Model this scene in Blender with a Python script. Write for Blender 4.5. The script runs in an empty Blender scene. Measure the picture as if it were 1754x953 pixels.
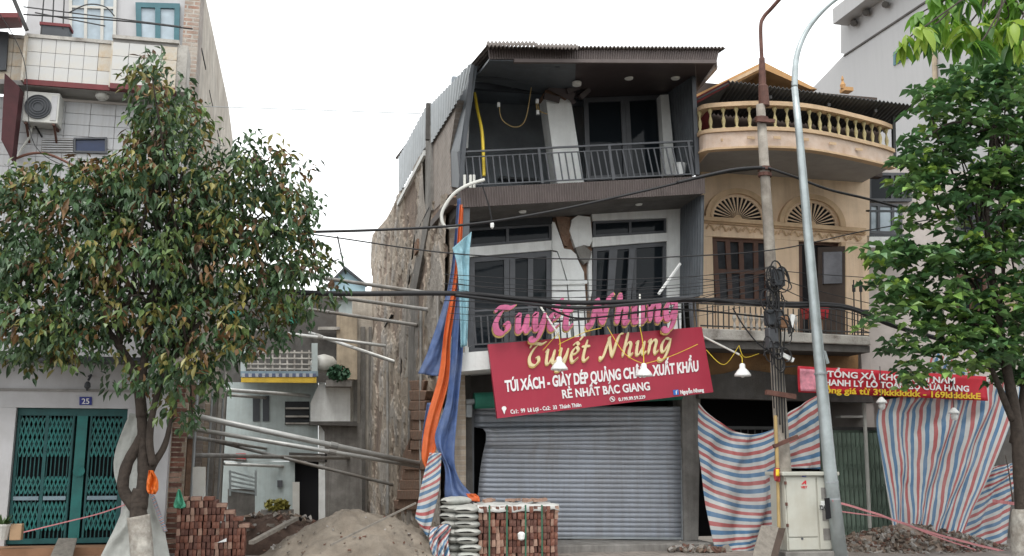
import bpy, bmesh, math, random
from mathutils import Vector, Matrix, noise

# ---------------------------------------------------------------- camera, sky, sun, exposure
SC = bpy.context.scene
COL = SC.collection
F = 1700.0                      # focal length in photo pixels (photo is 1754 x 953)
PITCH = math.atan(314 / F)
YAW = math.radians(12.5)
EYE = 1.6
cam_d = bpy.data.cameras.new('camera')
cam_d.sensor_fit = 'HORIZONTAL'; cam_d.sensor_width = 36.0
cam_d.lens = F / 1754 * 36
cam_d.clip_start = 0.1; cam_d.clip_end = 2000
cam = bpy.data.objects.new('camera', cam_d); COL.objects.link(cam)
cam.location = (0, 0, EYE)
cam.rotation_euler = (math.pi / 2 + PITCH, 0, -YAW)
SC.camera = cam

SUN_EL, SUN_AZ = math.radians(62), math.radians(205)    # high, behind the camera
world = bpy.data.worlds.new('World'); SC.world = world; world.use_nodes = True
wn, wl = world.node_tree.nodes, world.node_tree.links
wn.clear()
sky = wn.new('ShaderNodeTexSky'); sky.sky_type = 'NISHITA'; sky.sun_disc = False
sky.sun_elevation = SUN_EL; sky.sun_rotation = SUN_AZ
sky.air_density = 1.0; sky.dust_density = 4.0; sky.ozone_density = 1.0
ov = wn.new('ShaderNodeMixRGB'); ov.blend_type = 'MIX'; ov.inputs[0].default_value = 0.9
ov.inputs[2].default_value = (10.8, 11.0, 11.0, 1)       # even cloud deck over the sky
wl.new(sky.outputs[0], ov.inputs[1])
bg = wn.new('ShaderNodeBackground'); bg.inputs[1].default_value = 0.11
wl.new(ov.outputs[0], bg.inputs[0])
wo = wn.new('ShaderNodeOutputWorld'); wl.new(bg.outputs[0], wo.inputs[0])

sun_d = bpy.data.lights.new('sun', 'SUN'); sun_d.energy = 1.2; sun_d.angle = math.radians(25)
sun_d.color = (1.0, 0.97, 0.92)
sun = bpy.data.objects.new('sun', sun_d); COL.objects.link(sun)
sd = Vector((math.sin(SUN_AZ) * math.cos(SUN_EL), math.cos(SUN_AZ) * math.cos(SUN_EL), math.sin(SUN_EL)))
sun.rotation_euler = sd.to_track_quat('Z', 'Y').to_euler()
sun.location = (0, -10, 30)

SC.view_settings.view_transform = 'Standard'; SC.view_settings.look = 'None'
SC.view_settings.exposure = 0.68; SC.view_settings.gamma = 1.0
SC.view_settings.use_curve_mapping = False
SC.cycles.max_bounces = 6

# ---------------------------------------------------------------- surveying: photo bearing -> point on a known plane
cy_, sy_, cp_, sp_ = math.cos(YAW), math.sin(YAW), math.cos(PITCH), math.sin(PITCH)
def ray(px, py):
    a = (px - 877) / F; b = -(py - 476.5) / F
    f = cp_ - b * sp_; u = sp_ + b * cp_
    return Vector((a * cy_ + f * sy_, -a * sy_ + f * cy_, u))
def PY(px, py, Y):
    d = ray(px, py); return Vector((0, 0, EYE)) + d * (Y / d.y)
def PX(px, py, X):
    d = ray(px, py); return Vector((0, 0, EYE)) + d * (X / d.x)
def PZ(px, py, Z):
    d = ray(px, py); return Vector((0, 0, EYE)) + d * ((Z - EYE) / d.z)

# ---------------------------------------------------------------- mesh helpers
def catmull(pts, n=6):
    pts = [Vector(p) for p in pts]
    if len(pts) < 3: return [pts[0].lerp(pts[-1], i / n) for i in range(n + 1)]
    out = []
    for i in range(len(pts) - 1):
        p0 = pts[max(i - 1, 0)]; p1 = pts[i]; p2 = pts[i + 1]; p3 = pts[min(i + 2, len(pts) - 1)]
        for k in range(n):
            t = k / n
            out.append(0.5 * ((2 * p1) + (p2 - p0) * t + (2 * p0 - 5 * p1 + 4 * p2 - p3) * t * t + (3 * p1 - p0 - 3 * p2 + p3) * t ** 3))
    out.append(pts[-1]); return out

class MB:
    def __init__(s): s.v = []; s.f = []; s.uv = None; s.cols = None
    def add(s, vs, fs):
        o = len(s.v); s.v += [tuple(v) for v in vs]; s.f += [tuple(i + o for i in f) for f in fs]
    def box(s, c, d, rz=0, rot=None):
        hx, hy, hz = d[0] / 2, d[1] / 2, d[2] / 2
        m = rot if rot is not None else Matrix.Rotation(rz, 3, 'Z')
        vs = [Vector(c) + m @ Vector((x * hx, y * hy, z * hz)) for x in (-1, 1) for y in (-1, 1) for z in (-1, 1)]
        s.add(vs, [(0, 1, 3, 2), (4, 6, 7, 5), (0, 4, 5, 1), (2, 3, 7, 6), (0, 2, 6, 4), (1, 5, 7, 3)]); return s
    def mm(s, a, b):
        return s.box([(a[i] + b[i]) / 2 for i in range(3)], [abs(b[i] - a[i]) for i in range(3)])
    def prism(s, pts, vec):
        n = len(pts); vec = Vector(vec)
        vs = [Vector(p) for p in pts] + [Vector(p) + vec for p in pts]
        s.add(vs, [tuple(range(n)), tuple(range(2 * n - 1, n - 1, -1))] + [(i, (i + 1) % n, n + (i + 1) % n, n + i) for i in range(n)]); return s
    def bar(s, a, b, w, h, up=(0, 0, 1)):
        a, b = Vector(a), Vector(b); d = (b - a).normalized(); up = Vector(up)
        x = d.cross(up)
        if x.length < 1e-4: x = d.cross(Vector((0, 1, 0)))
        x.normalize(); y = x.cross(d)
        c = [(-1, -1), (1, -1), (1, 1), (-1, 1)]
        s.prism([a + x * (i * w / 2) + y * (j * h / 2) for i, j in c], b - a); return s
    def tube(s, pts, r, n=8, caps=True):
        pts = [Vector(p) for p in pts]; m = len(pts); o = len(s.v)
        rr = r if isinstance(r, (list, tuple)) else [r] * m
        prev = None
        for i, p in enumerate(pts):
            d = (pts[min(i + 1, m - 1)] - pts[max(i - 1, 0)])
            if d.length < 1e-9: d = Vector((0, 0, 1))
            d.normalize()
            if prev is None:
                x = d.cross(Vector((0, 0, 1)))
                if x.length < 1e-3: x = Vector((1, 0, 0))
            else: x = prev - d * prev.dot(d)
            x.normalize(); prev = x; y = d.cross(x)
            for k in range(n):
                a = 2 * math.pi * k / n
                s.v.append(tuple(p + (x * math.cos(a) + y * math.sin(a)) * rr[i]))
        for i in range(m - 1):
            for k in range(n):
                s.f.append((o + i * n + k, o + i * n + (k + 1) % n, o + (i + 1) * n + (k + 1) % n, o + (i + 1) * n + k))
        if caps:
            s.f.append(tuple(o + k for k in range(n))[::-1]); s.f.append(tuple(o + (m - 1) * n + k for k in range(n)))
        return s
    def lathe(s, prof, c, n=10):
        c = Vector(c)
        return s.tube_prof([(c + Vector((0, 0, z)), r) for r, z in prof], n)
    def tube_prof(s, pr, n):
        o = len(s.v); m = len(pr)
        for p, r in pr:
            for k in range(n):
                a = 2 * math.pi * k / n; s.v.append((p.x + r * math.cos(a), p.y + r * math.sin(a), p.z))
        for i in range(m - 1):
            for k in range(n):
                s.f.append((o + i * n + k, o + i * n + (k + 1) % n, o + (i + 1) * n + (k + 1) % n, o + (i + 1) * n + k))
        s.f.append(tuple(o + k for k in range(n))[::-1]); s.f.append(tuple(o + (m - 1) * n + k for k in range(n)))
        return s
    def grid(s, fn, nu, nv):
        o = len(s.v); base = len(s.v)
        for j in range(nv + 1):
            for i in range(nu + 1): s.v.append(tuple(fn(i / nu, j / nv)))
        for j in range(nv):
            for i in range(nu):
                a = o + j * (nu + 1) + i; s.f.append((a, a + 1, a + nu + 2, a + nu + 1))
        s.uv = s.uv or {}
        for j in range(nv + 1):
            for i in range(nu + 1): s.uv[base + j * (nu + 1) + i] = (i / nu, j / nv)
        return s
    def mesh(s, name, mat, smooth=False, recalc=True):
        me = bpy.data.meshes.new(name); me.from_pydata(s.v, [], s.f)
        if recalc:
            bm = bmesh.new(); bm.from_mesh(me); bmesh.ops.recalc_face_normals(bm, faces=bm.faces); bm.to_mesh(me); bm.free()
        if s.uv:
            l = me.uv_layers.new(name='UVMap')
            for lp in me.loops: l.data[lp.index].uv = s.uv.get(lp.vertex_index, (0, 0))
        if s.cols:
            ca = me.color_attributes.new('tint', 'FLOAT_COLOR', 'POINT')
            flat = []
            for c in s.cols: flat += [c[0], c[1], c[2], 1.0]
            ca.data.foreach_set('color', flat)
        if smooth: me.polygons.foreach_set('use_smooth', [True] * len(me.polygons))
        if mat: me.materials.append(mat)
        me.update(); return me
    def build(s, name, mat, parent=None, smooth=False, solid=0, recalc=True, bevel=0):
        o = bpy.data.objects.new(name, s.mesh(name, mat, smooth, recalc)); COL.objects.link(o)
        if parent is not None: adopt(o, parent)
        if solid:
            m = o.modifiers.new('solid', 'SOLIDIFY'); m.thickness = solid; m.offset = 0
        if bevel:
            m = o.modifiers.new('bevel', 'BEVEL'); m.width = bevel; m.segments = 2; m.limit_method = 'ANGLE'
        return o

def adopt(o, parent):
    o.parent = parent
    o.matrix_parent_inverse = Matrix.Translation(-Vector(parent.location)) if parent.type == 'EMPTY' else Matrix.Identity(4)
def tag(o, label, cat, group=None, kind=None):
    if label: o['label'] = label
    if cat: o['category'] = cat
    if group: o['group'] = group
    if kind: o['kind'] = kind
    return o
def thing(name, label, cat, loc, group=None):
    o = bpy.data.objects.new(name, None); COL.objects.link(o)
    o.location = loc; o.empty_display_size = 0.2
    return tag(o, label, cat, group)
def part(name, mat, parent, mb, **k): return mb.build(name, mat, parent, **k)
def poly(name, mat, parent, pts, Y, depth, **k):           # outline surveyed on the plane Y, given real thickness
    return MB().prism([PY(x, y, Y) for x, y in pts], (0, depth, 0)).build(name, mat, parent, **k)
def polyx(name, mat, parent, pts, X, depth, **k):
    return MB().prism([PX(x, y, X) for x, y in pts], (depth, 0, 0)).build(name, mat, parent, **k)
def bil(q, u, v):
    return q[0].lerp(q[1], u).lerp(q[3].lerp(q[2], u), v)   # q = TL, TR, BR, BL ; v runs down
def subq(q, u0, v0, u1, v1): return [bil(q, u0, v0), bil(q, u1, v0), bil(q, u1, v1), bil(q, u0, v1)]
def quadY(pts, Y): return [PY(x, y, Y) for x, y in pts]
def ribs(name, mat, parent, q, n, amp, nrm=(0, -1, 0), across=True, nv=1, solid=.006):
    nrm = Vector(nrm)
    prof = [0, 1, 1, 0]
    def fn(u, v):
        k = int(round((u if across else v) * n * 4)) % 4
        return bil(q, u, v) + nrm * amp * prof[k]
    return MB().grid(fn, n * 4 if across else nv, nv if across else n * 4).build(name, mat, parent, solid=solid)
def window(parent, q, fr, glass, bars=(), hbars=(), w=.06, d=.07, name='window', yo=0.0, tilt=None):
    """frame with its panes; q is in 3D, w the bar width in metres"""
    W = (q[1] - q[0]).length; H = (q[3] - q[0]).length; a = w / W; b = w / H
    mb = MB(); vec = (0, d, 0)
    off = Vector((0, yo, 0)); q = [p + off for p in q]
    for s in ((0, 0, 1, b), (0, 1 - b, 1, 1), (0, b, a, 1 - b), (1 - a, b, 1, 1 - b)): mb.prism(subq(q, *s), vec)
    us = [a] + [t for t in bars] + [1 - a]
    for t in bars: mb.prism(subq(q, t - a * .5, b, t + a * .5, 1 - b), vec)
    vs = [b] + [t for t in hbars] + [1 - b]
    for t in hbars: mb.prism([p + Vector((0, .004, 0)) for p in subq(q, a, t - b * .4, 1 - a, t + b * .4)], (0, d - .008, 0))
    f = mb.build(name, fr, parent)
    for i in range(len(us) - 1):
        for j in range(len(vs) - 1):
            g = MB().prism([p + Vector((0, d * .55, 0)) for p in subq(q, us[i], vs[j], us[i + 1], vs[j + 1])], (0, .008, 0))
            g.build('pane', glass, f)
    return f
def cloth(name, L, R, mat, parent=None, nu=24, nv=30, amp=.05, freq=3.0, drift=.6, seed=0, solid=.005, Y=16, sag=0):
    def three(a):
        return [PY(p[0], p[1], p[2] if len(p) > 2 else Y) for p in a]
    l, r = catmull(three(L), 8), catmull(three(R), 8)
    def at(c, t):
        f = t * (len(c) - 1); i = min(int(f), len(c) - 2); return c[i].lerp(c[i + 1], f - i)
    def fn(u, v):
        p = at(l, v).lerp(at(r, v), u)
        n = noise.noise(Vector((u * 3 + seed * 7.3, v * 3, seed)))
        n2 = noise.noise(Vector((u * 9 + seed * 3.1, v * 7, seed + 4)))
        edge = min(1, 4 * min(u, 1 - u) + .25)
        n3 = noise.noise(Vector((u * 5 + v * 3 + seed, v * 4 - u * 3, seed + 9))); n4 = noise.noise(Vector((u * 14 - v * 9, v * 11 + u * 6, seed + 2)))
        p = p + Vector((0, 1, 0)) * amp * edge * (.75 * math.sin(2 * math.pi * (freq * u + drift * v + .35 * n)) + .8 * n + .4 * n2 + 1.1 * (.3 - abs(n3)) + .4 * (.3 - abs(n4)))
        p.z -= sag * 4 * u * (1 - u) * (1 - v)
        return p
    return MB().grid(fn, nu, nv).build(name, mat, parent, smooth=True, solid=solid)
def copies(src, n): return [src.copy() for _ in range(n)]
def piece(name, me, parent, loc, rot=(0, 0, 0), scale=(1, 1, 1)):
    o = bpy.data.objects.new(name, me); COL.objects.link(o)
    o.parent = parent
    base = Vector(parent.location) if parent.type == 'EMPTY' else Vector((0, 0, 0))
    o.location = Vector(loc) - base; o.rotation_euler = rot; o.scale = scale
    return o

# ---------------------------------------------------------------- materials
def ramp(n, stops):
    r = n.new('ShaderNodeValToRGB')
    while len(r.color_ramp.elements) > 1: r.color_ramp.elements.remove(r.color_ramp.elements[-1])
    r.color_ramp.elements[0].position = stops[0][0]; r.color_ramp.elements[0].color = (*stops[0][1], 1)
    for p, c in stops[1:]:
        e = r.color_ramp.elements.new(p); e.color = (*c, 1)
    return r
def M(name, col, rough=.8, metal=0, var=.18, scale=4, grime=0, gcol=(.07, .06, .05), gscale=1.2, streak=0, scol=(.06, .05, .045),
      bump=.15, bscale=40, spec=.4, brick=None, plane='xz', tint=False, uvstripe=None, coat=0, trans=0):
    m = bpy.data.materials.new(name); m.use_nodes = True
    n, l = m.node_tree.nodes, m.node_tree.links
    b = n['Principled BSDF']; b.inputs['Roughness'].default_value = rough; b.inputs['Metallic'].default_value = metal
    b.inputs['Specular IOR Level'].default_value = spec
    if coat: b.inputs['Coat Weight'].default_value = coat
    tc = n.new('ShaderNodeTexCoord')
    def nz(sc, det=5, mapsc=None, rough=.6):
        t = n.new('ShaderNodeTexNoise'); t.inputs['Scale'].default_value = sc; t.inputs['Detail'].default_value = det
        t.inputs['Roughness'].default_value = rough
        if mapsc:
            mp = n.new('ShaderNodeMapping'); mp.inputs['Scale'].default_value = mapsc
            l.new(tc.outputs['Object'], mp.inputs['Vector']); l.new(mp.outputs[0], t.inputs['Vector'])
        else: l.new(tc.outputs['Object'], t.inputs['Vector'])
        return t
    def mix(a, bcol, fac, mode='MIX'):
        x = n.new('ShaderNodeMixRGB'); x.blend_type = mode
        if isinstance(fac, (int, float)): x.inputs[0].default_value = fac
        else: l.new(fac, x.inputs[0])
        for s, c in ((1, a), (2, bcol)):
            if isinstance(c, tuple): x.inputs[s].default_value = (*c, 1)
            else: l.new(c, x.inputs[s])
        return x.outputs[0]
    cur = tuple(col)
    hgt = None
    if uvstripe:
        axis, stops, rep = uvstripe
        sx = n.new('ShaderNodeSeparateXYZ'); l.new(tc.outputs['UV'], sx.inputs[0])
        ad = n.new('ShaderNodeMath'); ad.operation = 'MULTIPLY_ADD'; ad.inputs[1].default_value = axis[0]
        l.new(sx.outputs[0], ad.inputs[0])
        m2 = n.new('ShaderNodeMath'); m2.operation = 'MULTIPLY'; m2.inputs[1].default_value = axis[1]; l.new(sx.outputs[1], m2.inputs[0])
        l.new(m2.outputs[0], ad.inputs[2])
        fr = n.new('ShaderNodeMath'); fr.operation = 'FRACT'; l.new(ad.outputs[0], fr.inputs[0])
        r = ramp(n, stops); r.color_ramp.interpolation = 'CONSTANT'; l.new(fr.outputs[0], r.inputs[0]); cur = r.outputs[0]
    if brick:
        bt = n.new('ShaderNodeTexBrick'); bt.inputs['Scale'].default_value = 1
        bt.inputs['Brick Width'].default_value = brick[0]; bt.inputs['Row Height'].default_value = brick[1]
        bt.inputs['Mortar Size'].default_value = brick[2]; bt.inputs['Color1'].default_value = (*brick[3], 1)
        bt.inputs['Color2'].default_value = (*brick[4], 1); bt.inputs['Mortar'].default_value = (*brick[5], 1)
        sx = n.new('ShaderNodeSeparateXYZ'); l.new(tc.outputs['Object'], sx.inputs[0])
        cx = n.new('ShaderNodeCombineXYZ'); ix = {'x': 0, 'y': 1, 'z': 2}
        l.new(sx.outputs[ix[plane[0]]], cx.inputs[0]); l.new(sx.outputs[ix[plane[1]]], cx.inputs[1])
        l.new(cx.outputs[0], bt.inputs['Vector']); cur = bt.outputs['Color']; hgt = bt.outputs['Fac']
    if tint:
        at = n.new('ShaderNodeVertexColor'); at.layer_name = 'tint'; cur = at.outputs['Color']
    if var:
        t = nz(scale); r = ramp(n, [(.3, (1 - var,) * 3), (.7, (1 + var * .6,) * 3)]); l.new(t.outputs[0], r.inputs[0])
        cur = mix(cur, r.outputs[0], 1.0, 'MULTIPLY')
    if grime:
        t = nz(gscale, 8, rough=.7); r = ramp(n, [(.42, (0, 0, 0)), (.68, (grime,) * 3)]); l.new(t.outputs[0], r.inputs[0])
        cur = mix(cur, gcol, r.outputs[0])
    if streak:
        t = nz(1.0, 6, (7, 7, .35), .65); r = ramp(n, [(.45, (0, 0, 0)), (.7, (streak,) * 3)]); l.new(t.outputs[0], r.inputs[0])
        cur = mix(cur, scol, r.outputs[0])
    if isinstance(cur, tuple): b.inputs['Base Color'].default_value = (*cur, 1)
    else: l.new(cur, b.inputs['Base Color'])
    if bump:
        t = nz(bscale, 6); bp = n.new('ShaderNodeBump'); bp.inputs['Strength'].default_value = min(1, bump); bp.inputs['Distance'].default_value = .02
        l.new(t.outputs[0], bp.inputs['Height'])
        if hgt is not None:
            b2 = n.new('ShaderNodeBump'); b2.inputs['Strength'].default_value = .8; b2.inputs['Distance'].default_value = .015; b2.invert = True
            l.new(hgt, b2.inputs['Height']); l.new(bp.outputs[0], b2.inputs['Normal']); l.new(b2.outputs[0], b.inputs['Normal'])
        else: l.new(bp.outputs[0], b.inputs['Normal'])
    if trans:
        tr = n.new('ShaderNodeBsdfTranslucent'); ms = n.new('ShaderNodeMixShader'); ms.inputs[0].default_value = trans
        if isinstance(cur, tuple): tr.inputs[0].default_value = (*cur, 1)
        else: l.new(cur, tr.inputs[0])
        out = n['Material Output']; l.new(b.outputs[0], ms.inputs[1]); l.new(tr.outputs[0], ms.inputs[2]); l.new(ms.outputs[0], out.inputs[0])
    return m

WHITE = (.50, .51, .50); RED = (.38, .085, .085); BLU = (.065, .165, .30)
m_white = M('white_plaster', (.80, .82, .81), .75, var=.1, grime=.3, gcol=(.45, .44, .42), streak=.22, scol=(.3, .29, .27))
m_dark = M('dark_metal', (.06, .066, .075), .45, metal=.0, var=.15, bump=.05)
m_frame = M('window_frame_grey', (.085, .09, .1), .45, bump=.05)
m_clad = M('dark_cladding', (.095, .108, .122), .5, var=.2, bump=.05, streak=.2)
m_brown = M('brown_cladding', (.11, .088, .083), .55, var=.2, streak=.3, scol=(.12, .1, .09), bump=.05)
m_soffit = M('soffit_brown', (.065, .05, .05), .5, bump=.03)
m_glass = M('dark_glass', (.012, .016, .02), .05, var=0, bump=.15, bscale=1.3, spec=.16)
m_paleglass = M('pale_blue_glass', (.42, .5, .56), .12, var=.25, scale=3, bump=0)  # pale blue-grey pane colour, tone varied by noise
m_dim = M('interior_dark', (.035, .038, .042), .8, var=.2)
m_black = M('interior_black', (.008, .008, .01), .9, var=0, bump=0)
m_shut = M('shutter_steel', (.37, .40, .455), .4, metal=.3, var=.1, scale=1.2, grime=.25, gcol=(.3, .29, .28), gscale=1.5, streak=.45, scol=(.24, .225, .21), bump=.08, bscale=7)
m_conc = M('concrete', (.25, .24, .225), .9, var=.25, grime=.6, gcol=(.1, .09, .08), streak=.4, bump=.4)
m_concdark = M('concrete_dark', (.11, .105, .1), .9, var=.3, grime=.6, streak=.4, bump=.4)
m_side = M('side_plaster', (.50, .42, .335), .92, var=.3, scale=2.2, grime=.6, gcol=(.25, .19, .14), gscale=1.6, streak=.55, scol=(.16, .14, .12), bump=.7, bscale=10, brick=(.23, .085, .012, (.49, .41, .325), (.38, .31, .24), (.47, .415, .35)), plane='yz')
m_side2 = M('side_plaster_grey', (.54, .50, .44), .92, var=.25, scale=2.5, grime=.6, gcol=(.3, .25, .2), gscale=1.3, streak=.45, scol=(.18, .16, .14), bump=.6, bscale=16)
m_sidebrick = M('side_brick', (.3, .2, .16), .9, var=.25, scale=3, grime=.5, gcol=(.27, .24, .21), bump=.3,
                brick=(.22, .075, .012, (.37, .31, .275), (.29, .25, .225), (.36, .335, .31)), plane='yz')
m_roughbrick = M('rough_brick', (.24, .14, .095), .95, var=.4, scale=9, grime=.6, gcol=(.2, .16, .12), gscale=4, bump=1, bscale=18)
m_zinc = M('zinc_sheet', (.36, .39, .41), .5, metal=.3, var=.15, streak=.3, scol=(.2, .19, .18), bump=.03)
m_roof = M('roof_sheet_brown', (.12, .1, .09), .6, var=.25, streak=.3, scol=(.2, .17, .13))
m_signred = M('sign_red', (.36, .022, .05), .42, var=.08, scale=2, streak=.12, scol=(.42, .06, .08), bump=.02)
m_gold = M('letter_gold', (.72, .52, .16), .35, var=.1, bump=0)
m_cream = M('letter_cream', (.80, .68, .40), .4, var=.15, scale=6, bump=0)
m_letterwhite = M('letter_white', (.82, .82, .82), .45, var=.04, bump=0)
m_pink = M('letter_magenta', (.58, .14, .28), .5, var=.35, scale=5, bump=.02)
m_fblue = M('badge_blue', (.03, .16, .5), .5, var=0, bump=0)
m_enamel = M('white_enamel', (.8, .81, .8), .3, var=.04, bump=0)
m_yellow = M('yellow_cord', (.75, .55, .05), .5, var=.1, bump=0)
m_cable = M('black_cable', (.018, .018, .02), .55, var=.2, bump=.1)
m_pale = M('pale_conduit', (.62, .62, .58), .5, var=.1, bump=.02)
m_steel = M('prop_steel', (.52, .53, .52), .42, metal=.35, var=.2, scale=3, grime=.3, gcol=(.2, .17, .13), bump=.05)
m_steelold = M('prop_steel_dull', (.30, .30, .29), .55, metal=.2, var=.3, scale=3, grime=.5, gcol=(.18, .13, .09), bump=.08)
m_tile = M('grey_tile', (.52, .53, .55), .3, var=.1, scale=2, grime=.4, gcol=(.36, .34, .31), streak=.45, scol=(.3, .28, .26), bump=.02)
m_tilerust = M('stained_tile', (.56, .53, .47), .4, var=.2, scale=5, grime=.75, gcol=(.42, .28, .13), gscale=4, bump=.05)
m_grout = M('grout', (.36, .35, .34), .9, grime=.5)
m_lhwall = M('white_wall_render', (.52, .52, .535), .6, var=.1, scale=1.5, grime=.35, gcol=(.32, .31, .3), streak=.2, scol=(.3, .29, .28), bump=.04)
m_maroon = M('maroon_paint', (.17, .03, .035), .6, var=.2, grime=.4)
m_teal = M('teal_gate_paint', (.012, .145, .135), .45, var=.25, scale=5, grime=.3, gcol=(.05, .08, .07), bump=.05)
m_tealdark = M('teal_gate_dark', (.012, .085, .085), .5, var=.25, scale=5, bump=.05)
m_tealframe = M('teal_window_paint', (.06, .16, .19), .5, var=.15)
m_peach = M('peach_render', (.80, .62, .45), .85, var=.12, scale=2, grime=.4, gcol=(.58, .40, .24), gscale=1.4, streak=.3, scol=(.36, .24, .15), bump=.2)
m_peach2 = M('peach_moulding', (.62, .45, .29), .85, var=.2, grime=.5, gcol=(.34, .22, .12), bump=.25)
m_ochre = M('stained_ochre', (.30, .17, .075), .9, var=.3, scale=2, grime=.7, gcol=(.13, .08, .045), bump=.4)
m_bfascia = M('balcony_fascia', (.62, .5, .42), .8, var=.15, scale=4, grime=.5, gcol=(.42, .25, .13), gscale=3, bump=.2)
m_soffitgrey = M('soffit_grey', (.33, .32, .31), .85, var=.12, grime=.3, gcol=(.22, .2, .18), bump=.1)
m_baluster = M('baluster_yellow', (.46, .39, .2), .6, var=.2, grime=.35, gcol=(.3, .22, .1), bump=.1)
m_orange = M('roof_orange', (.52, .30, .13), .8, var=.2, grime=.4, gcol=(.3, .17, .08))
m_wood = M('dark_wood', (.06, .04, .03), .6, var=.3, bump=.1)
m_woodred = M('brown_wood_frame', (.10, .05, .035), .6, var=.3, bump=.1)
m_plank = M('grey_plank', (.2, .18, .155), .85, var=.3, scale=12, bump=.3)
m_weath = M('weathered_edge', (.56, .54, .5), .9, var=.35, scale=6, grime=.95, gcol=(.12, .1, .085), gscale=3, bump=.5)
m_ggate = M('green_gate', (.17, .23, .185), .5, var=.2, scale=6, grime=.3, bump=.05)
m_iron = M('wrought_iron', (.05, .05, .05), .6, var=.2)
m_polec = M('pole_concrete', (.38, .35, .305), .9, var=.3, scale=5, grime=.6, gcol=(.15, .12, .1), gscale=3, streak=.3, bump=.3)
m_rust = M('rust_red', (.12, .055, .042), .7, var=.4, scale=8, bump=.2)
m_galv = M('galvanised', (.42, .47, .48), .42, metal=.45, var=.2, scale=5, streak=.25, scol=(.28, .3, .3), bump=.05)
m_cab = M('cabinet_paint', (.50, .505, .45), .55, var=.1, scale=3, grime=.35, gcol=(.35, .3, .22), streak=.25, scol=(.36, .32, .25), bump=.03)
m_ink = M('black_ink', (.02, .02, .025), .6, var=0, bump=0)
m_redink = M('red_ink', (.55, .03, .04), .6, var=0, bump=0)
m_bannerred = M('banner_red', (.50, .012, .03), .55, var=.15, scale=3, bump=.03)
m_bannerpink = M('banner_pink', (.75, .3, .38), .6, var=.4, scale=9, bump=0)
m_banneryel = M('banner_yellow', (.75, .52, .03), .55, var=.05, bump=0)
STR = [(0, WHITE), (.2, RED), (.36, WHITE), (.56, BLU), (.74, (.14, .3, .42)), (.78, WHITE), (.9, BLU)]
STR2 = [(0, WHITE), (.25, RED), (.5, WHITE), (.72, BLU)]
def tarpmat(name, axis, stops=STR2): return M(name, WHITE, .45, var=.12, scale=5, grime=.25, gcol=(.4, .38, .36), bump=.1, bscale=25, uvstripe=(axis, stops, 1), trans=.08)
m_tblue = M('tarp_blue', (.065, .115, .27), .5, var=.3, scale=6, grime=.35, gcol=(.25, .28, .34), bump=.2, bscale=20)
m_torange = M('tarp_orange', (.62, .13, .035), .5, var=.2, scale=5, bump=.2, bscale=20)
m_lblue = M('light_blue_cloth', (.30, .52, .60), .6, var=.25, scale=8, bump=.2, trans=.15)
m_sheet = M('white_sheet', (.50, .51, .48), .6, var=.2, scale=6, grime=.3, gcol=(.3, .3, .27), bump=.2, trans=.12)
m_sand = M('sand', (.215, .185, .15), .97, var=.4, scale=3, grime=.5, gcol=(.17, .135, .1), gscale=2.5, bump=.9, bscale=30)
m_soil = M('dark_soil', (.075, .048, .036), .97, var=.4, scale=5, bump=1, bscale=14)
m_dirt = M('ground_dirt', (.2, .17, .14), .95, var=.3, scale=1, grime=.5, bump=.5)
m_pave = M('pavement_tile', (.27, .25, .23), .85, var=.2, scale=2, grime=.4, bump=.1, brick=(.3, .3, .008, (.3, .26, .23), (.24, .22, .2), (.12, .11, .1)), plane='xy')
m_road = M('asphalt', (.05, .05, .052), .9, var=.2, bump=.4, bscale=120)
m_rub = M('rubble', (.24, .185, .15), .95, var=.4, scale=7, bump=.5, tint=False)
m_brickA = M('brick_red', (.20, .075, .05), .9, var=.35, scale=9, grime=.5, gcol=(.26, .18, .14), gscale=8, bump=.4)
m_brickB = M('brick_dark', (.13, .055, .042), .9, var=.35, scale=9, grime=.4, gcol=(.2, .14, .11), gscale=8, bump=.4)
m_brickC = M('brick_pale', (.36, .23, .175), .9, var=.3, scale=9, bump=.4)
m_bag = M('cement_bag', (.42, .42, .39), .75, var=.2, scale=6, grime=.4, gcol=(.2, .24, .22), bump=.2)
m_film = M('plastic_film', (.5, .5, .48), .35, var=.2, bump=.2)
m_strap = M('green_strap', (.03, .12, .07), .5, var=.1, bump=0)
m_bark = M('bark', (.055, .043, .035), .95, var=.4, scale=12, bump=1, bscale=25)
m_lime = M('whitewash', (.42, .40, .36), .9, var=.4, scale=9, grime=.85, gcol=(.2, .17, .14), gscale=5, bump=.6)
m_leaf = M('leaf_left', (.05, .08, .04), .33, var=.0, bump=0, tint=True, spec=.42, trans=.1)
m_leafr = M('leaf_right', (.05, .1, .03), .38, var=.0, bump=0, tint=True, spec=.5, trans=.22)
m_bluewall = M('pale_blue_wall', (.45, .52, .52), .8, var=.12, grime=.35, gcol=(.3, .32, .31), streak=.3, scol=(.25, .25, .24))
m_bluegrey = M('blue_grey_paint', (.22, .30, .35), .7, var=.15, grime=.3)
m_trimyel = M('trim_yellow', (.62, .42, .05), .6, var=.2)
m_beige = M('beige_wall', (.46, .38, .28), .85, var=.15, grime=.4, streak=.3)
m_pinkwall = M('pale_pink_wall', (.55, .5, .47), .8, var=.1, grime=.3, gcol=(.4, .35, .32))
m_greywall = M('tall_grey_wall', (.47, .47, .475), .9, var=.12, scale=.8, grime=.35, gcol=(.3, .3, .3), gscale=.8, streak=.12, scol=(.3, .3, .3), bump=.1)
m_green = M('green_panel', (.03, .2, .14), .6, var=.2)
m_plant = M('plant_green', (.05, .1, .025), .5, var=.3, bump=0)
m_bagorange = M('orange_plastic', (.72, .16, .02), .4, var=.15, bump=.1, trans=.2)
m_baggreen = M('green_plastic', (.13, .50, .33), .4, var=.15, bump=.1, trans=.2)
m_tape = M('pink_tape', (.5, .2, .21), .5, var=.1, bump=0)
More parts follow.
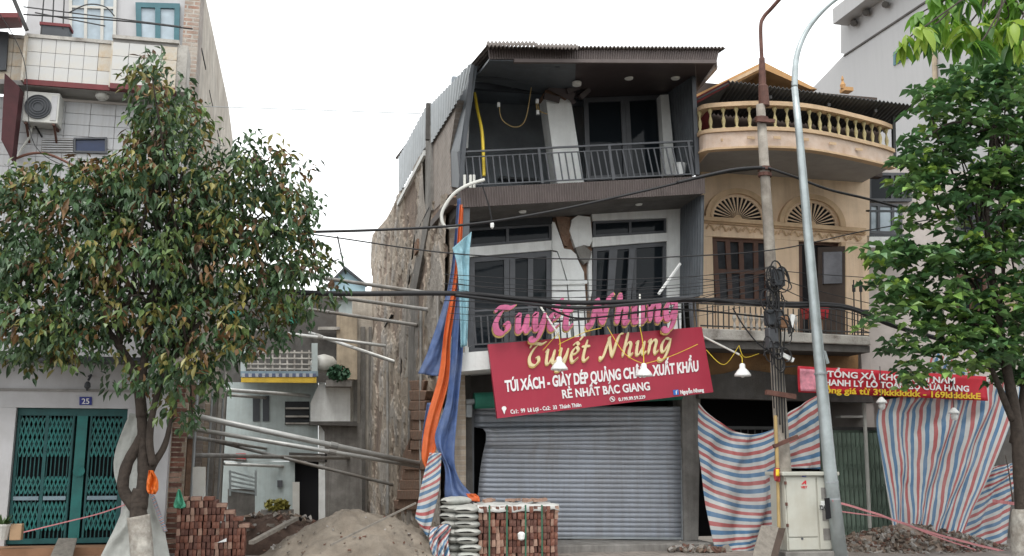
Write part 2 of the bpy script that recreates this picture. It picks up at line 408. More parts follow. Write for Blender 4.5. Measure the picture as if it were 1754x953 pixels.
m_redpot = M('red_planter', (.45, .03, .04), .5, var=.1)
m_number = M('number_plate_blue', (.02, .03, .22), .4, var=0, bump=0)
m_acw = M('ac_white', (.6, .6, .57), .5, var=.08, grime=.4, gcol=(.4, .37, .3))
m_bamboo = M('bamboo', (.42, .3, .13), .6, var=.2)
m_terr = M('terracotta', (.30, .17, .10), .8, var=.2)
# ================================================================ THE SETTING
rnd = random.Random(7)
def struct(name, mat, mb, **k):
    o = mb.build(name, mat, **k); o['kind'] = 'structure'; return o
gb = MB(); gb.add([(-600, -600, -.72), (600, -600, -.72), (600, 600, -.72), (-600, 600, -.72)], [(0, 1, 2, 3)])
struct('ground', m_dirt, gb, recalc=False)
struct('road', m_road, MB().mm((-120, -12, -.7), (120, 9.2, -.05)))
struct('kerb', m_conc, MB().mm((-120, 9.2, -.7), (120, 9.4, .1)))
struct('pavement', m_pave, MB().mm((-120, 9.4, -.7), (120, 18.0, .09)))
def gapfn(u, v):
    x = -2.1 + u * 4.9; y = 17.95 + v * 17
    return Vector((x, y, .08 - .75 * min(1, v * 2.2) + .12 * noise.noise(Vector((x, y, 0))) + .05 * noise.noise(Vector((x * 4, y * 4, 3)))))
struct('cleared_plot', m_dirt, MB().grid(gapfn, 30, 60), smooth=True)

# ================================================================ THE DAMAGED SHOPHOUSE
YB, YW, XS = 16.2, 17.4, 2.7
main = thing('damaged_shophouse', 'leaning grey shophouse with cracked white column, tilted floors and closed roller shutter', 'building', (5, 17.4, 0))
# party wall on the gap side, in its separate patches
polyx('side_wall', m_side, main, [(768, 300), (735, 345), (684, 335), (662, 375), (640, 400), (652, 900), (776, 945), (776, 700), (772, 500)], XS + .02, .22)
polyx('side_wall_brick_panel', m_sidebrick, main, [(734, 250), (783, 172), (770, 262), (771, 332), (733, 372)], XS - .03, .24)
tops = sorted([(p.y, p.z) for p in (PX(x, y, XS) for x, y in ((772, 330), (735, 352), (729, 262), (706, 302), (683, 340), (660, 392), (641, 402)))])
def wall_top(Y):
    if Y <= tops[0][0]: return tops[0][1]
    for (a, za), (b, zb) in zip(tops, tops[1:]):
        if a <= Y <= b: return za + (zb - za) * (Y - a) / max(1e-6, b - a)
    return tops[-1][1]
coat = MB(); coat.cols = []
def coatfn(u, v):
    Y = 17.5 + (tops[-1][0] - 17.5) * u ** 1.5; z = -.6 + (wall_top(Y) + .6) * v
    a = noise.noise(Vector((Y * .4, z * .6, 3))) + .5 * noise.noise(Vector((Y * 1.2, z * 1.6, 8))) + .28 * noise.noise(Vector((Y * 5, z * 4, 2)))
    g = noise.noise(Vector((Y * 1.1, z * .8, 31)))
    lev = 0 if a < -.16 else (1 if a < .2 else 2)
    x = XS - .02 - (.0, .045, .075)[lev] - .012 * noise.noise(Vector((Y * 11, z * 11, 5)))
    c = Vector(((.25, .19, .15), (.40, .34, .275), (.38, .35, .315))[lev]) * (1 + .22 * noise.noise(Vector((Y * 3, z * 3, 12)))) * (.72 if g > .22 else 1)
    coat.cols.append(tuple(c)); return Vector((x, Y, z))
coat.grid(coatfn, 170, 120)
part('broken_render', M('broken_render', (.4, .35, .3), .95, var=.3, scale=6, streak=.18, scol=(.16, .14, .12), grime=.4, gcol=(.2, .17, .15), gscale=3, bump=1, bscale=16, tint=True), main, coat)
polyx('side_wall_infill', m_side2, main, [(722, 262), (740, 235), (742, 352), (722, 352)], XS + .015, .2)
polyx('side_column', m_conc, main, [(729, 225), (737, 215), (738, 360), (712, 500), (708, 880), (697, 880), (700, 500), (728, 365)], XS - .09, .1)
polyx('exposed_lath', m_roughbrick, main, [(737, 375), (775, 335), (778, 352), (752, 372), (740, 388)], XS - .05, .08)
polyx('plaster_remnant', M('pale_plaster_remnant', (.5, .47, .42), .9, var=.25, grime=.5, bump=.4), main,
      [(694, 566), (700, 560), (700, 645), (692, 648)], XS - .07, .06)
polyx('plaster_remnant', m_conc, main, [(735, 540), (748, 520), (742, 640), (733, 648)], XS - .07, .06)
# rough brick pier left standing at the foot of the party wall: each course its own piece
pr = random.Random(3)
polyx('pier_core', m_roughbrick, main, [(703, 652), (726, 650), (727, 880), (676, 880), (690, 780), (702, 750)], XS - .09, .09)
for k in range(13):
    y0 = 652 + k * 17; wl = 702 - max(0, k - 6) * 4.4 + pr.uniform(-3, 3); wr = 727 + pr.uniform(-2, 3)
    if 2 < k < 5: wl += 2
    pts = [(wl, y0 + pr.uniform(0, 1)), ((wl + wr) / 2 + pr.uniform(-4, 4), y0 + pr.uniform(-1, .5)), (wr, y0 + pr.uniform(0, 1)), (wr + pr.uniform(-4, 2), y0 + 17.3), ((wl + wr) / 2, y0 + 17.6), (wl + pr.uniform(-4, 5), y0 + 17.3)]
    polyx('pier_course', m_roughbrick, main, pts, XS - .12 - pr.uniform(0, .055), .2, bevel=.02)
for (a, b) in (((712, 402), (704, 470)), ((704, 470), (690, 560)), ((690, 560), (688, 650)), ((738, 355), (715, 400)), ((660, 560), (672, 540))):
    A, B = PX(*a, XS - .06), PX(*b, XS - .06); part('crack', m_black, main, MB().bar(A, B, .07, .03))
part('broken_beam_end', m_roughbrick, main, MB().box(PX(718, 424, XS - .06), (.16, .5, .28)))
part('broken_beam_end', m_wood, main, MB().bar(PX(742, 385, XS - .08), PX(775, 345, XS - .08), .12, .14))
# zinc flashing along the sloping roof edge
for pts in ([(738, 180), (808, 108), (798, 152), (739, 247)], [(683, 271), (731, 182), (729, 252), (684, 334)]):
    q = [PX(x, y, XS - .07) for x, y in pts]
    ribs('zinc_flashing', m_zinc, main, q, 14, .02, nrm=(-1, 0, 0))
part('flashing_post', m_concdark, main, MB().bar(PX(734, 178, XS - .12), PX(733, 240, XS - .12), .1, .1))
part('white_mortar_edge', m_white, main, MB().bar(PX(728, 262, XS - .1), PX(682, 350, XS - .1), .06, .12))
# main volume behind the front (keeps the house solid when seen from elsewhere)
part('rear_volume', m_concdark, main, MB().mm((XS + .24, 21.5, .1), (7.15, 26, 6.1)).mm((XS + .24, 17.9, 6.05), (7.15, 26, 6.2)).mm((7.0, 17.62, .1), (7.15, 21.5, 8.3)))
part('floor_slab', m_dim, main, MB().mm((2.95, 17.75, 3.15), (6.98, 21.5, 3.3)))
m_room = M('slate_room_wall', (.30, .34, .38), .8, var=.2, scale=1.5, grime=.3)
part('upper_back_wall', m_room, main, MB().mm((2.95, 18.9, 6.2), (7.0, 19.05, 9.3)))
part('upper_room_ceiling', m_room, main, MB().prism([(2.95, 17.45, 8.62), (7.0, 17.45, 8.8), (7.0, 18.9, 8.9), (2.95, 18.9, 8.75)], (0, 0, .04)))
part('room_shelf', m_dark, main, MB().mm((3.9, 18.7, 7.15), (4.7, 18.88, 7.2)))
part('upper_inner_side_wall', m_dim, main, MB().mm((2.95, 17.5, 6.2), (3.02, 20.6, 8.9)))
# --- roof
rf = [PY(833, 80, 15.2), PY(1243, 82, 15.2), Vector((7.5, 27.2, 10.35)), Vector((2.62, 27.2, 10.05))]
def rooffn(u, v, dz=0, q=rf, n=62):
    p = bil(q, u, v); p.z += .022 * math.sin(u * 2 * math.pi * n) + dz + .05 * math.sin(v * 3); return p
roof = MB().grid(rooffn, 62 * 6, 8).build('roof', m_roof, main, smooth=True, solid=.012)
q2 = [PY(833, 82, 15.0), PY(919, 82, 15.0), PY(919, 78, 16.6), PY(836, 78, 16.6)]
MB().grid(lambda u, v: rooffn(u, v, .03, q2, 13), 13 * 6, 2).build('loose_roof_sheet', m_roof, roof, smooth=True, solid=.012)
q3 = [PY(918, 84, 15.02), PY(990, 86, 15.02), PY(990, 82, 16.2), PY(918, 82, 16.2)]
MB().grid(lambda u, v: rooffn(u, v, .025, q3, 11), 11 * 6, 2).build('loose_roof_sheet', m_roof, roof, smooth=True, solid=.012)
ribs('fascia_board', m_brown, main, quadY([(836, 84), (1232, 85), (1228, 104), (838, 102)], 15.28), 95, .015)
part('gutter', m_brown, main, MB().bar(PY(880, 105, 15.25), PY(1226, 107, 15.25), .07, .06))
# verge soffit at the right end, ceiling of the balcony
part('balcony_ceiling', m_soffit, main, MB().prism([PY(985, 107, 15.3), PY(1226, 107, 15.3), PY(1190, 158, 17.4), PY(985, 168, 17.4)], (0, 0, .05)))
part('verge_soffit', m_brown, main, MB().prism([PY(1190, 108, 15.3), PY(1226, 107, 15.3), PY(1228, 120, 17.4), PY(1192, 160, 17.3)], (0.02, 0, .06)))
part('broken_ceiling', m_clad, main, MB().prism([PY(838, 104, 15.3), PY(986, 108, 15.3), PY(985, 150, 16.7), PY(930, 160, 17.2), PY(812, 138, 16.9)], (0, 0, .04)))
for (a, b, s) in (((806, 128, 16.6), (985, 140, 16.6), .09), ((812, 148, 17.5), (965, 158, 17.5), .12), ((870, 108, 15.6), (880, 152, 17.6), .07), ((955, 112, 15.6), (945, 160, 17.6), .07)):
    part('roof_beam', m_dark, main, MB().bar(PY(*a), PY(*b), s, s))
for (x, y, Y, w, h, r) in ((962, 157, 16.9, .5, .16, .4), (985, 150, 16.8, .38, .1, -.5), (945, 168, 16.95, .3, .12, .2), (975, 166, 17.0, .34, .08, .9), (1000, 160, 16.9, .25, .1, -.8)):
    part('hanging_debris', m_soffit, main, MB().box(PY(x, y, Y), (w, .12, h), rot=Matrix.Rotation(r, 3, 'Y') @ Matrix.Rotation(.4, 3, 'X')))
m_lampw = M('downlight_trim', (.75, .75, .72), .4, var=0, bump=0)
for x, y in ((1077, 133), (1157, 133), (988, 144)):
    c = PY(x, y, 16.3); part('downlight', m_lampw, main, MB().lathe([(.0, -.03), (.075, -.03), (.085, -.01), (.085, .03)], c, 14))
# --- third storey
part('side_fin', m_clad, main, MB().prism([PY(782, 147, 17.4), PY(809, 112, YB), PY(787, 258, YB), PY(788, 322, YB), PY(771, 320, 17.4), PY(771, 259, 17.4)], (.1, .03, 0)))
part('corner_post', m_white, main, MB().prism(quadY([(801, 150), (806, 150), (802, 254), (792, 254)], 17.1), (0, .12, 0)))
part('front_post', m_dark, main, MB().bar(PY(808, 112, YB), PY(788, 322, YB), .07, .07))
q = [PY(1145, 160, 17.4), PY(1187, 126, YB + .05), PY(1190, 300, YB + .05), PY(1160, 297, 17.4)]
ribs('ribbed_fin', m_clad, main, q, 9, .03, nrm=(-1, 0, 0))
part('fin_edge', m_dark, main, MB().bar(PY(1187, 124, YB), PY(1194, 300, YB), .06, .08))
part('leaning_column', m_white, main, MB().prism(quadY([(934, 163), (977, 166), (1001, 318), (955, 318)], 17.0), (0, .45, 0)))
part('white_column', m_white, main, MB().prism(quadY([(1131, 163), (1145, 162), (1158, 300), (1140, 300)], 17.2), (0, .2, 0)))
part('column_head_break', m_roughbrick, main, MB().prism(quadY([(930, 163), (945, 170), (955, 164), (968, 172), (979, 165), (975, 156), (935, 154)], 16.98), (0, .4, 0)))
dq = quadY([(1000, 168), (1131, 163), (1141, 302), (1004, 310)], 17.42)
window(main, dq, m_frame, m_glass, bars=(.5, .56), w=.09, name='sliding_door')
part('lintel_beam', m_dim, main, MB().prism(quadY([(975, 146), (1190, 140), (1190, 166), (978, 170)], 17.46), (0, .15, 0)))
ribs('slab_fascia', m_brown, main, quadY([(788, 323), (1207, 302), (1208, 332), (790, 356)], YB), 100, .014)
part('upper_slab', m_concdark, main, MB().prism([PY(789, 325, YB + .03), PY(1206, 304, YB + .03), PY(1206, 331, YB + .03), PY(790, 355, YB + .03)], (0, 1.35, 0)))
for x, y in ((895, 360), (1094, 347)):
    c = PY(x, y, 16.8); c.z -= .0; part('downlight', m_lampw, main, MB().lathe([(.0, -.05), (.06, -.05), (.07, -.03), (.07, .06)], c, 12))
def railing(name, tl, tr, br, bl, n, Y, mat, lean0=0, lean1=0, r=.011, top=.03, lower=.16, posts=()):
    q = quadY([tl, tr, br, bl], Y)
    for v, s in ((0, top), (lower, top * .6), (1, top * .7)):
        part('rail', mat, main, MB().bar(bil(q, 0, v), bil(q, 1, v), s * 1.3, s))
    for i in range(n + 1):
        u = i / n; le = (lean0 + (lean1 - lean0) * u)
        part('railing_bar', mat, main, MB().bar(bil(q, max(0, u - le), lower), bil(q, u, 1), r * 2, r * 2, up=(0, 1, 0)))
    for u in posts:
        part('railing_post', mat, main, MB().bar(bil(q, u, 0), bil(q, u, 1.06), .045, .045, up=(0, 1, 0)))
railing('balcony_railing', (785, 261), (1186, 242), (1194, 298), (790, 318), 36, YB + .02, m_frame, 0, .012, posts=(0, .33, .63, .98))
# loose wiring hanging in the opened room
part('yellow_conduit', m_yellow, main, MB().tube(catmull([PY(813, 160, 17), PY(818, 190, 16.8), PY(826, 230, 16.5), PY(829, 302, 16.3)], 8), .028, 7))
for pts in ([(855, 180), (860, 205), (882, 218), (900, 205), (910, 150)], [(920, 175), (925, 190), (938, 196)], [(918, 178), (921, 196)]):
    part('loose_wire', m_bamboo, main, MB().tube(catmull([PY(x, y, 16.8) for x, y in pts], 8), .009, 5))
for x, y in ((854, 180), (920, 174), (921, 193)):
    part('wire_connector', m_enamel, main, MB().box(PY(x, y, 16.8), (.05, .05, .08)))
part('pale_conduit_loop', m_pale, main, MB().tube(catmull([PY(830, 308, 15.9), PY(800, 318, 15.9), PY(775, 335, 15.95), (PY(757, 365, 16.0)), PY(762, 388, 16.0), PY(785, 388, 16.0)], 8), .028, 7))
part('loose_wire', m_cable, main, MB().tube(catmull([PY(826, 318, 16.0), PY(838, 355, 16.0), PY(843, 382, 16.0)], 6), .012, 5))
part('wire_connector', m_enamel, main, MB().lathe([(.02, .05), (.035, 0), (.03, -.06), (.01, -.08)], PY(843, 384, 16.0), 8))
for x0 in (796, 806, 812):
    part('white_pipe_stub', m_pale, main, MB().tube([PY(x0, 300, 16.05), PY(x0, 322, 16.05)], .025, 7))
part('white_bucket', m_enamel, main, MB().lathe([(.09, 0), (.11, .2), (.12, .2), (.12, .22)], PY(1165, 301, 16.45), 12))
# --- second storey front
def wp(name, pts, Y=YW, d=.22, mat=m_white): return poly(name, mat, main, pts, Y, d)
wp('front_column', [(795, 360), (803, 360), (803, 608), (796, 608)])
wp('window_band', [(803, 424), (945, 412), (945, 428), (803, 440)])
wp('window_band', [(1015, 407), (1143, 399), (1143, 413), (1015, 423)])
wp('head_beam', [(1012, 352), (1167, 345), (1167, 373), (1143, 373), (1015, 378)])
wp('head_beam', [(803, 362), (946, 352), (946, 383), (803, 390)], mat=m_dim)
wp('front_column', [(1143, 373), (1167, 373), (1167, 606), (1143, 606)])
wp('column_core', [(947, 350), (1014, 350), (1014, 606), (947, 606)], YW + .1, .15, m_roughbrick)
wp('column_fragment', [(980, 376), (990, 369), (1011, 372), (1015, 412), (1010, 422), (1000, 420), (987, 428), (980, 408), (976, 395)], YW - .02)
wp('column_fragment', [(946, 380), (950, 381), (958, 402), (966, 426), (978, 428), (987, 436), (990, 446), (1000, 466), (1004, 520), (1006, 606), (984, 606), (980, 560), (972, 480), (962, 448), (955, 430), (946, 428)], YW - .01)
wp('column_fragment', [(946, 431), (954, 433), (961, 450), (970, 482), (977, 560), (981, 606), (946, 606)], YW)
wp('column_fragment', [(1008, 438), (1014, 430), (1014, 500), (1010, 520), (1008, 470)], YW - .01)
wp('loose_chunk', [(986, 424), (1000, 420), (1014, 432), (1010, 446), (1002, 452), (992, 440)], YW - .06, .14, m_conc)
wp('loose_chunk', [(952, 370), (975, 372), (979, 398), (972, 422), (966, 420), (958, 396)], YW + .02, .1, m_roughbrick)
wp('column_moulding', [(946, 482), (1006, 480), (1006, 486), (946, 488)], YW - .05, .05)
wp('column_moulding', [(946, 520), (1006, 518), (1006, 523), (946, 525)], YW - .05, .05)
window(main, quadY([(804, 391), (945, 383), (945, 411), (804, 424)], YW + .06), m_frame, m_glass, bars=(.46,), w=.05, name='transom_window')
window(main, quadY([(1016, 379), (1142, 373), (1142, 399), (1016, 407)], YW + .06), m_frame, m_glass, bars=(.5,), w=.05, name='transom_window')
window(main, quadY([(804, 441), (945, 429), (945, 604), (804, 606)], YW + .06), m_frame, m_glass, bars=(.45, .52, .74), w=.1, name='casement_window')
window(main, quadY([(1016, 424), (1142, 414), (1142, 604), (1012, 606)], YW + .06), m_frame, m_glass, bars=(.56,), w=.08, name='casement_window')
# two sashes of the right-hand window sag ajar
for a in ([(1044, 428), (1058, 427), (1050, 500), (1036, 590)], [(1078, 426), (1088, 425), (1084, 500), (1070, 590)]):
    part('sagging_sash', m_frame, main, MB().prism([PY(a[0][0], a[0][1], YW - .05), PY(a[1][0], a[1][1], YW - .05), PY(a[1][0] - 14, a[3][1], YW - .16), PY(a[3][0], a[3][1], YW - .16)], (0, .05, 0)))
part('white_stay', m_enamel, main, MB().bar(PY(1165, 452, YB + .4), PY(1128, 504, YB + .1), .035, .035))
q = [PY(1167, 346, YW), PY(1206, 334, YB + .05), PY(1204, 505, YB + .05), PY(1166, 520, YW)]
ribs('ribbed_fin', m_clad, main, q, 9, .03, nrm=(-1, 0, 0))
part('side_post', m_clad, main, MB().bar(PY(798, 358, YB + .1), PY(796, 430, YB + .1), .12, .12))
railing('street_railing', (800, 534), (1190, 508), (1194, 566), (804, 591), 36, YB + .02, m_frame, posts=(0, .3, .62, .98))
part('balcony_slab', m_white, main, MB().prism(quadY([(785, 605), (1194, 573), (1196, 602), (785, 637)], YB), (0, 1.4, 0)))
# --- ground floor
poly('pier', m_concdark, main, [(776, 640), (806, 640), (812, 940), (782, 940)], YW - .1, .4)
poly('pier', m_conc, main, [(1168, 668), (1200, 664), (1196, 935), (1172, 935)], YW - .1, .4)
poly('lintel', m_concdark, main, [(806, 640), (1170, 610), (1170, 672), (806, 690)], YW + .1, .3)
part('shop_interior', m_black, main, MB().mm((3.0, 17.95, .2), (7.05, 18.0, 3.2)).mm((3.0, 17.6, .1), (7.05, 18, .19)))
part('guide_channel', m_frame, main, MB().prism(quadY([(806, 690), (812, 690), (812, 925), (806, 925)], YW - .05), (0, .1, 0)))
part('guide_channel', m_zinc, main, MB().prism(quadY([(1167, 684), (1171, 684), (1172, 925), (1168, 925)], YW - .04), (0, .1, 0)))
part('shutter_drum', m_green, main, MB().tube([PY(812, 687, 17.1), PY(1166, 672, 17.1)], .14, 16))
part('drum_bracket', m_zinc, main, MB().tube([PY(798, 689, 17.1), PY(812, 688, 17.1)], .05, 10).box(PY(803, 700, 17.15), (.1, .08, .3)))
def lx(y):
    if y < 732: return 813
    for (a, xa), (b, xb) in (((732, 822), (742, 828)), ((742, 828), (765, 827)), ((765, 827), (800, 822)), ((800, 822), (860, 816)), ((860, 816), (930, 815))):
        if a <= y <= b: return xa + (xb - xa) * (y - a) / (b - a)
    return 815
ns = 27; y0s, y1s = 694, 918
for k in range(ns):
    ya, yb = y0s + (y1s - y0s) * k / ns, y0s + (y1s - y0s) * (k + 1) / ns
    def fn(u, v, ya=ya, yb=yb):
        y = ya + (yb - ya) * v
        bul = 0.0
        t = max(0, 1 - u * 1.35)
        if y > 728: bul = -.20 * t * math.exp(-((y - 745) / 26) ** 2) - .05 * t
        else: bul = .10 * t
        ye = y + 6 * t * (1 if 715 < y < 760 else 0)
        xx = lx(ye) + (1168 - lx(ye)) * u + 1.2 * u * (y - 690) / 230
        return PY(xx, ye + 3 * u, YW) + Vector((0, bul - .013 * math.sin(math.pi * v) + .014 * noise.noise(Vector((u * 4, y * .03, 0))), 0))
    MB().grid(fn, 20, 5).build('shutter_slat', m_shut, main, smooth=True, solid=.004)
part('shutter_bottom_bar', m_zinc, main, MB().bar(PY(815, 919.5, YW), PY(1169, 922.5, YW), .05, .04))
part('doorstep', m_conc, main, MB().prism([PY(800, 923, 17.45), PY(1205, 926, 17.45), Vector((7.3, 16.6, .21)), Vector((2.8, 16.6, .21))], (0, 0, -.2)), bevel=.02)
part('plinth', m_conc, main, MB().mm((2.75, 17.3, -.1), (7.35, 17.6, .2)))

# --- red shop sign hanging askew in front of the balcony
sign = thing('shop_sign', 'large tilted dark red sign board with white and gold lettering below the balcony', 'sign', tuple(PY(1030, 700, 16.0)))
SQ = quadY([(836, 590), (1202, 560), (1222, 672), (852, 717)], 16.0)
part('board', m_signred, sign, MB().prism(SQ, (0, .08, 0)))
part('board_frame', m_zinc, sign, MB().prism(subq([p + Vector((0, .084, 0)) for p in SQ], .01, .02, .99, .98), (0, .05, 0)))
def textmesh(s, bold=0.0, extrude=.0, shear=0.0, space=1.0):
    cu = bpy.data.curves.new('t', 'FONT'); cu.body = s; cu.offset = bold; cu.extrude = 0; cu.shear = shear; cu.space_character = space
    cu.resolution_u = 3
    o = bpy.data.objects.new('t', cu); COL.objects.link(o)
    dg = bpy.context.evaluated_depsgraph_get(); me = bpy.data.meshes.new_from_object(o.evaluated_get(dg))
    bpy.data.objects.remove(o); bpy.data.curves.remove(cu); return me
def lettering(name, s, parent, mat, quad, Y, bold=0.0, shear=0, th=.012, space=1.0):
    """flat lettering fitted into a surveyed quad TL,TR,BR,BL on plane Y, given a small thickness"""
    me = textmesh(s, bold, 0, shear, space)
    xs = [v.co.x for v in me.vertices]; x0, x1 = min(xs), max(xs)
    q = quadY(quad, Y); capb, capt = 0.0, .72
    mb = MB(); vs = []
    for v in me.vertices:
        u = (v.co.x - x0) / (x1 - x0); w = 1 - (v.co.y - capb) / (capt - capb)
        vs.append(bil(q, u, w))
    n = len(vs); fs = [tuple(p.vertices) for p in me.polygons]
    mb.add(vs, fs); mb.add([v + Vector((0, th, 0)) for v in vs], [])
    edges = {}
    for f in fs:
        for i in range(len(f)):
            e = (f[i], f[(i + 1) % len(f)]); k = tuple(sorted(e)); edges[k] = edges.get(k, []) + [e]
    for k, es in edges.items():
        if len(es) == 1: a, b = es[0]; mb.f.append((a, b, n + b, n + a))
    bpy.data.meshes.remove(me)
    return mb.build(name, mat, parent, recalc=False)
YT = 15.987
lettering('lettering', 'TÚI XÁCH - GIÀY DÉP QUẢNG CHÂU - XUẤT KHẨU', sign, m_letterwhite, [(864, 652), (1196, 617.5), (1197, 635.5), (866, 671)], YT, bold=.036)
lettering('lettering', 'RẺ NHẤT BẮC GIANG', sign, m_letterwhite, [(962, 668), (1112, 654), (1114, 668), (964, 682.5)], YT, bold=.026)
lettering('lettering', 'Cs1:  99  Lê Lợi - Cs2:  33  Thánh Thiên', sign, m_letterwhite, [(874, 702), (995, 690), (996, 696.5), (875, 709)], YT, bold=.02)
lettering('lettering', '0.199.99.59.229', sign, m_letterwhite, [(1059, 681.5), (1105, 677), (1106, 682.5), (1060, 687.5)], YT, bold=.02)
lettering('lettering', 'Nguyễn Nhung', sign, m_letterwhite, [(1165, 668.5), (1205, 664.5), (1206, 671), (1166, 675.5)], YT, bold=.03)
part('badge', m_fblue, sign, MB().prism(quadY([(1153, 668.5), (1162, 667.5), (1163, 676), (1154, 677)], YT), (0, .012, 0)))
lettering('badge_letter', 'f', sign, m_letterwhite, [(1157, 669), (1160, 669), (1160.5, 675.5), (1157.5, 676)], YT - .003, bold=.02, th=.003)
pin = MB().prism([PY(863.5 + 4 * math.cos(a), 700 + 4 * math.sin(a), YT) for a in [i * math.pi / 6 for i in range(12)]], (0, .012, 0))
pin.prism(quadY([(861, 703), (866, 702.5), (864, 710)], YT - .001), (0, .012, 0)); part('pin_mark', m_letterwhite, sign, pin)
part('phone_mark', m_letterwhite, sign, MB().tube([PY(1049 + 4.2 * math.cos(a), 684 + 4.2 * math.sin(a), YT) for a in [i * math.pi / 7 for i in range(15)]], .006, 5).bar(PY(1047, 682, YT), PY(1051, 686, YT), .02, .02))
# calligraphic capitals drawn with a broad-nib stroke
GL = {
 'T': (.66, [[(.0, .64), (.08, .76), (.26, .77), (.46, .74), (.64, .82)], [(.36, .75), (.17, .58), (.06, .3), (.14, .06), (.33, .0), (.46, .13), (.42, .27), (.31, .25)]]),
 'u': (.52, [[(.0, .42), (.08, .5), (.09, .25), (.13, .03), (.25, .05), (.36, .32)], [(.38, .5), (.36, .15), (.42, .01), (.53, .12)]]),
 'y': (.48, [[(.0, .42), (.08, .5), (.09, .25), (.14, .05), (.26, .08), (.36, .34)], [(.39, .5), (.33, .05), (.2, -.25), (.04, -.26), (.02, -.16)]]),
 'ế': (.42, [[(.06, .24), (.25, .3), (.31, .42), (.2, .5), (.08, .36), (.07, .13), (.18, .0), (.38, .14)], [(.06, .58), (.19, .7)], [(.19, .7), (.31, .58)], [(.31, .74), (.43, .9)]]),
 't': (.40, [[(.19, .74), (.14, .3), (.15, .05), (.25, .0), (.38, .12)], [(.0, .5), (.34, .51)]]),
 'N': (.86, [[(-.04, .08), (.06, -.02), (.14, .14), (.22, .55), (.28, .8)], [(.22, .78), (.34, .42), (.5, .02)], [(.5, .02), (.58, .5), (.66, .8), (.8, .86)]]),
 'h': (.52, [[(.13, .88), (.1, .4), (.07, .0)], [(.09, .28), (.22, .49), (.34, .42), (.33, .14), (.39, .0), (.5, .11)]]),
 'n': (.54, [[(.0, .42), (.08, .5), (.09, .0)], [(.09, .28), (.22, .49), (.35, .42), (.34, .14), (.4, .0), (.52, .11)]]),
 'g': (.50, [[(.36, .46), (.18, .51), (.06, .3), (.1, .06), (.23, .06), (.36, .36)], [(.4, .5), (.35, .0), (.22, -.26), (.05, -.26), (.03, -.16)]]),
 ' ': (.42, [])}
def script(word, parent, quad, Y, mat, wmax, wmin, th, shear=.22, edge=None, nib=math.radians(38)):
    q = quadY(quad, Y); tot = sum(GL[c][0] for c in word) + .03 * len(word); x = 0
    for c in word:
        w, strokes = GL[c]; mb = MB()
        for k, s in enumerate(strokes):
            pts = catmull([Vector((a, b, 0)) for a, b in s], 7); L, R = [], []
            for i, p in enumerate(pts):
                d = pts[min(i + 1, len(pts) - 1)] - pts[max(i - 1, 0)]
                an = math.atan2(d.y, d.x); h = wmin + (wmax - wmin) * abs(math.sin(an - nib))
                e = min(i, len(pts) - 1 - i) / len(pts); h *= min(1, .35 + e * 5)
                nrm = Vector((-d.y, d.x, 0)).normalized() * h * .5
                L.append(p + nrm); R.append(p - nrm)
            def mp(p, off):
                X = (x + p.x + shear * p.y) / tot
                return bil(q, X, 1 - p.y / .8) + Vector((0, off + k * .002, 0))
            for i in range(len(pts) - 1):
                a = [mp(L[i], 0), mp(L[i + 1], 0), mp(R[i + 1], 0), mp(R[i], 0)]
                mb.prism(a, (0, th, 0))
        if strokes:
            o = mb.build('letter', mat, parent)
            if edge:
                e2 = MB()
                e2.v = [(v[0], v[1] + th * .55, v[2]) for v in mb.v]; e2.f = list(mb.f)
                cx = sum(v[0] for v in e2.v) / len(e2.v); cz = sum(v[2] for v in e2.v) / len(e2.v)
                e2.v = [(cx + (v[0] - cx) * 1.05 + .008, v[1], cz + (v[2] - cz) * 1.06 - .012) for v in e2.v]
                e2.build('letter_edge', edge, o)
        x += w + .03
script('Tuyết Nhung', sign, [(902, 589), (1150, 566), (1150, 602), (902, 627)], 15.96, m_cream, .125, .03, .035, edge=m_gold)
big = thing('letter_row', 'large magenta cut-out script letters with gold edges above the red sign', 'lettering', tuple(PY(1000, 560, 15.85)))
script('Tuyết Nhung', big, [(840, 527), (1158, 498), (1164, 547), (844, 572)], 15.85, m_pink, .2, .05, .06, edge=m_gold)
part('letter_rail', m_iron, big, MB().bar(PY(842, 560, 15.95), PY(1166, 534, 15.95), .03, .03).bar(PY(842, 545, 15.95), PY(1166, 519, 15.95), .02, .02))
for x, y in ((845, 560), (930, 553), (1040, 544), (1120, 538)):
    part('letter_bracket', m_iron, big, MB().bar(PY(x, y, 15.95), PY(x, y, 16.2), .02, .02))

# --- enamel lamps on arms
def lamp(label, x, y, Y, a, b, cord):
    t = thing('sign_lamp', label, 'lamp', tuple(PY(x, y + 10, Y)), 'white enamel lamps round the sign')
    c = PY(x, y, Y)
    part('lamp_shade', m_enamel, t, MB().lathe([(.025, .14), (.045, .12), (.05, .06), (.09, .02), (.135, -.045), (.14, -.075), (.128, -.075), (.08, .0), (.01, .03)], c, 18), smooth=True)
    part('bulb', m_enamel, t, MB().lathe([(.0, -.1), (.03, -.09), (.04, -.05), (.025, .0), (.01, .02)], c, 10), smooth=True)
    top = c + Vector((0, 0, .14))
    part('arm', m_pale, t, MB().tube([a, b], .017, 7))
    part('cord', m_yellow, t, MB().tube(catmull([b, (b + top) / 2 + Vector((.02, 0, .02)), top], 5), .009, 5))
    for pts in cord: part('cord', m_yellow, t, MB().tube(catmull([PY(*p) for p in pts], 6), .006, 5))
lamp('white enamel lamp hanging in front of the left letters of the red sign', 958, 626, 15.3, PY(925, 524, 16.2), PY(957, 574, 15.3), [[(957, 590, 15.3), (1000, 570, 15.7), (1030, 562, 15.9)], [(930, 600, 15.6), (957, 570, 15.3)]])
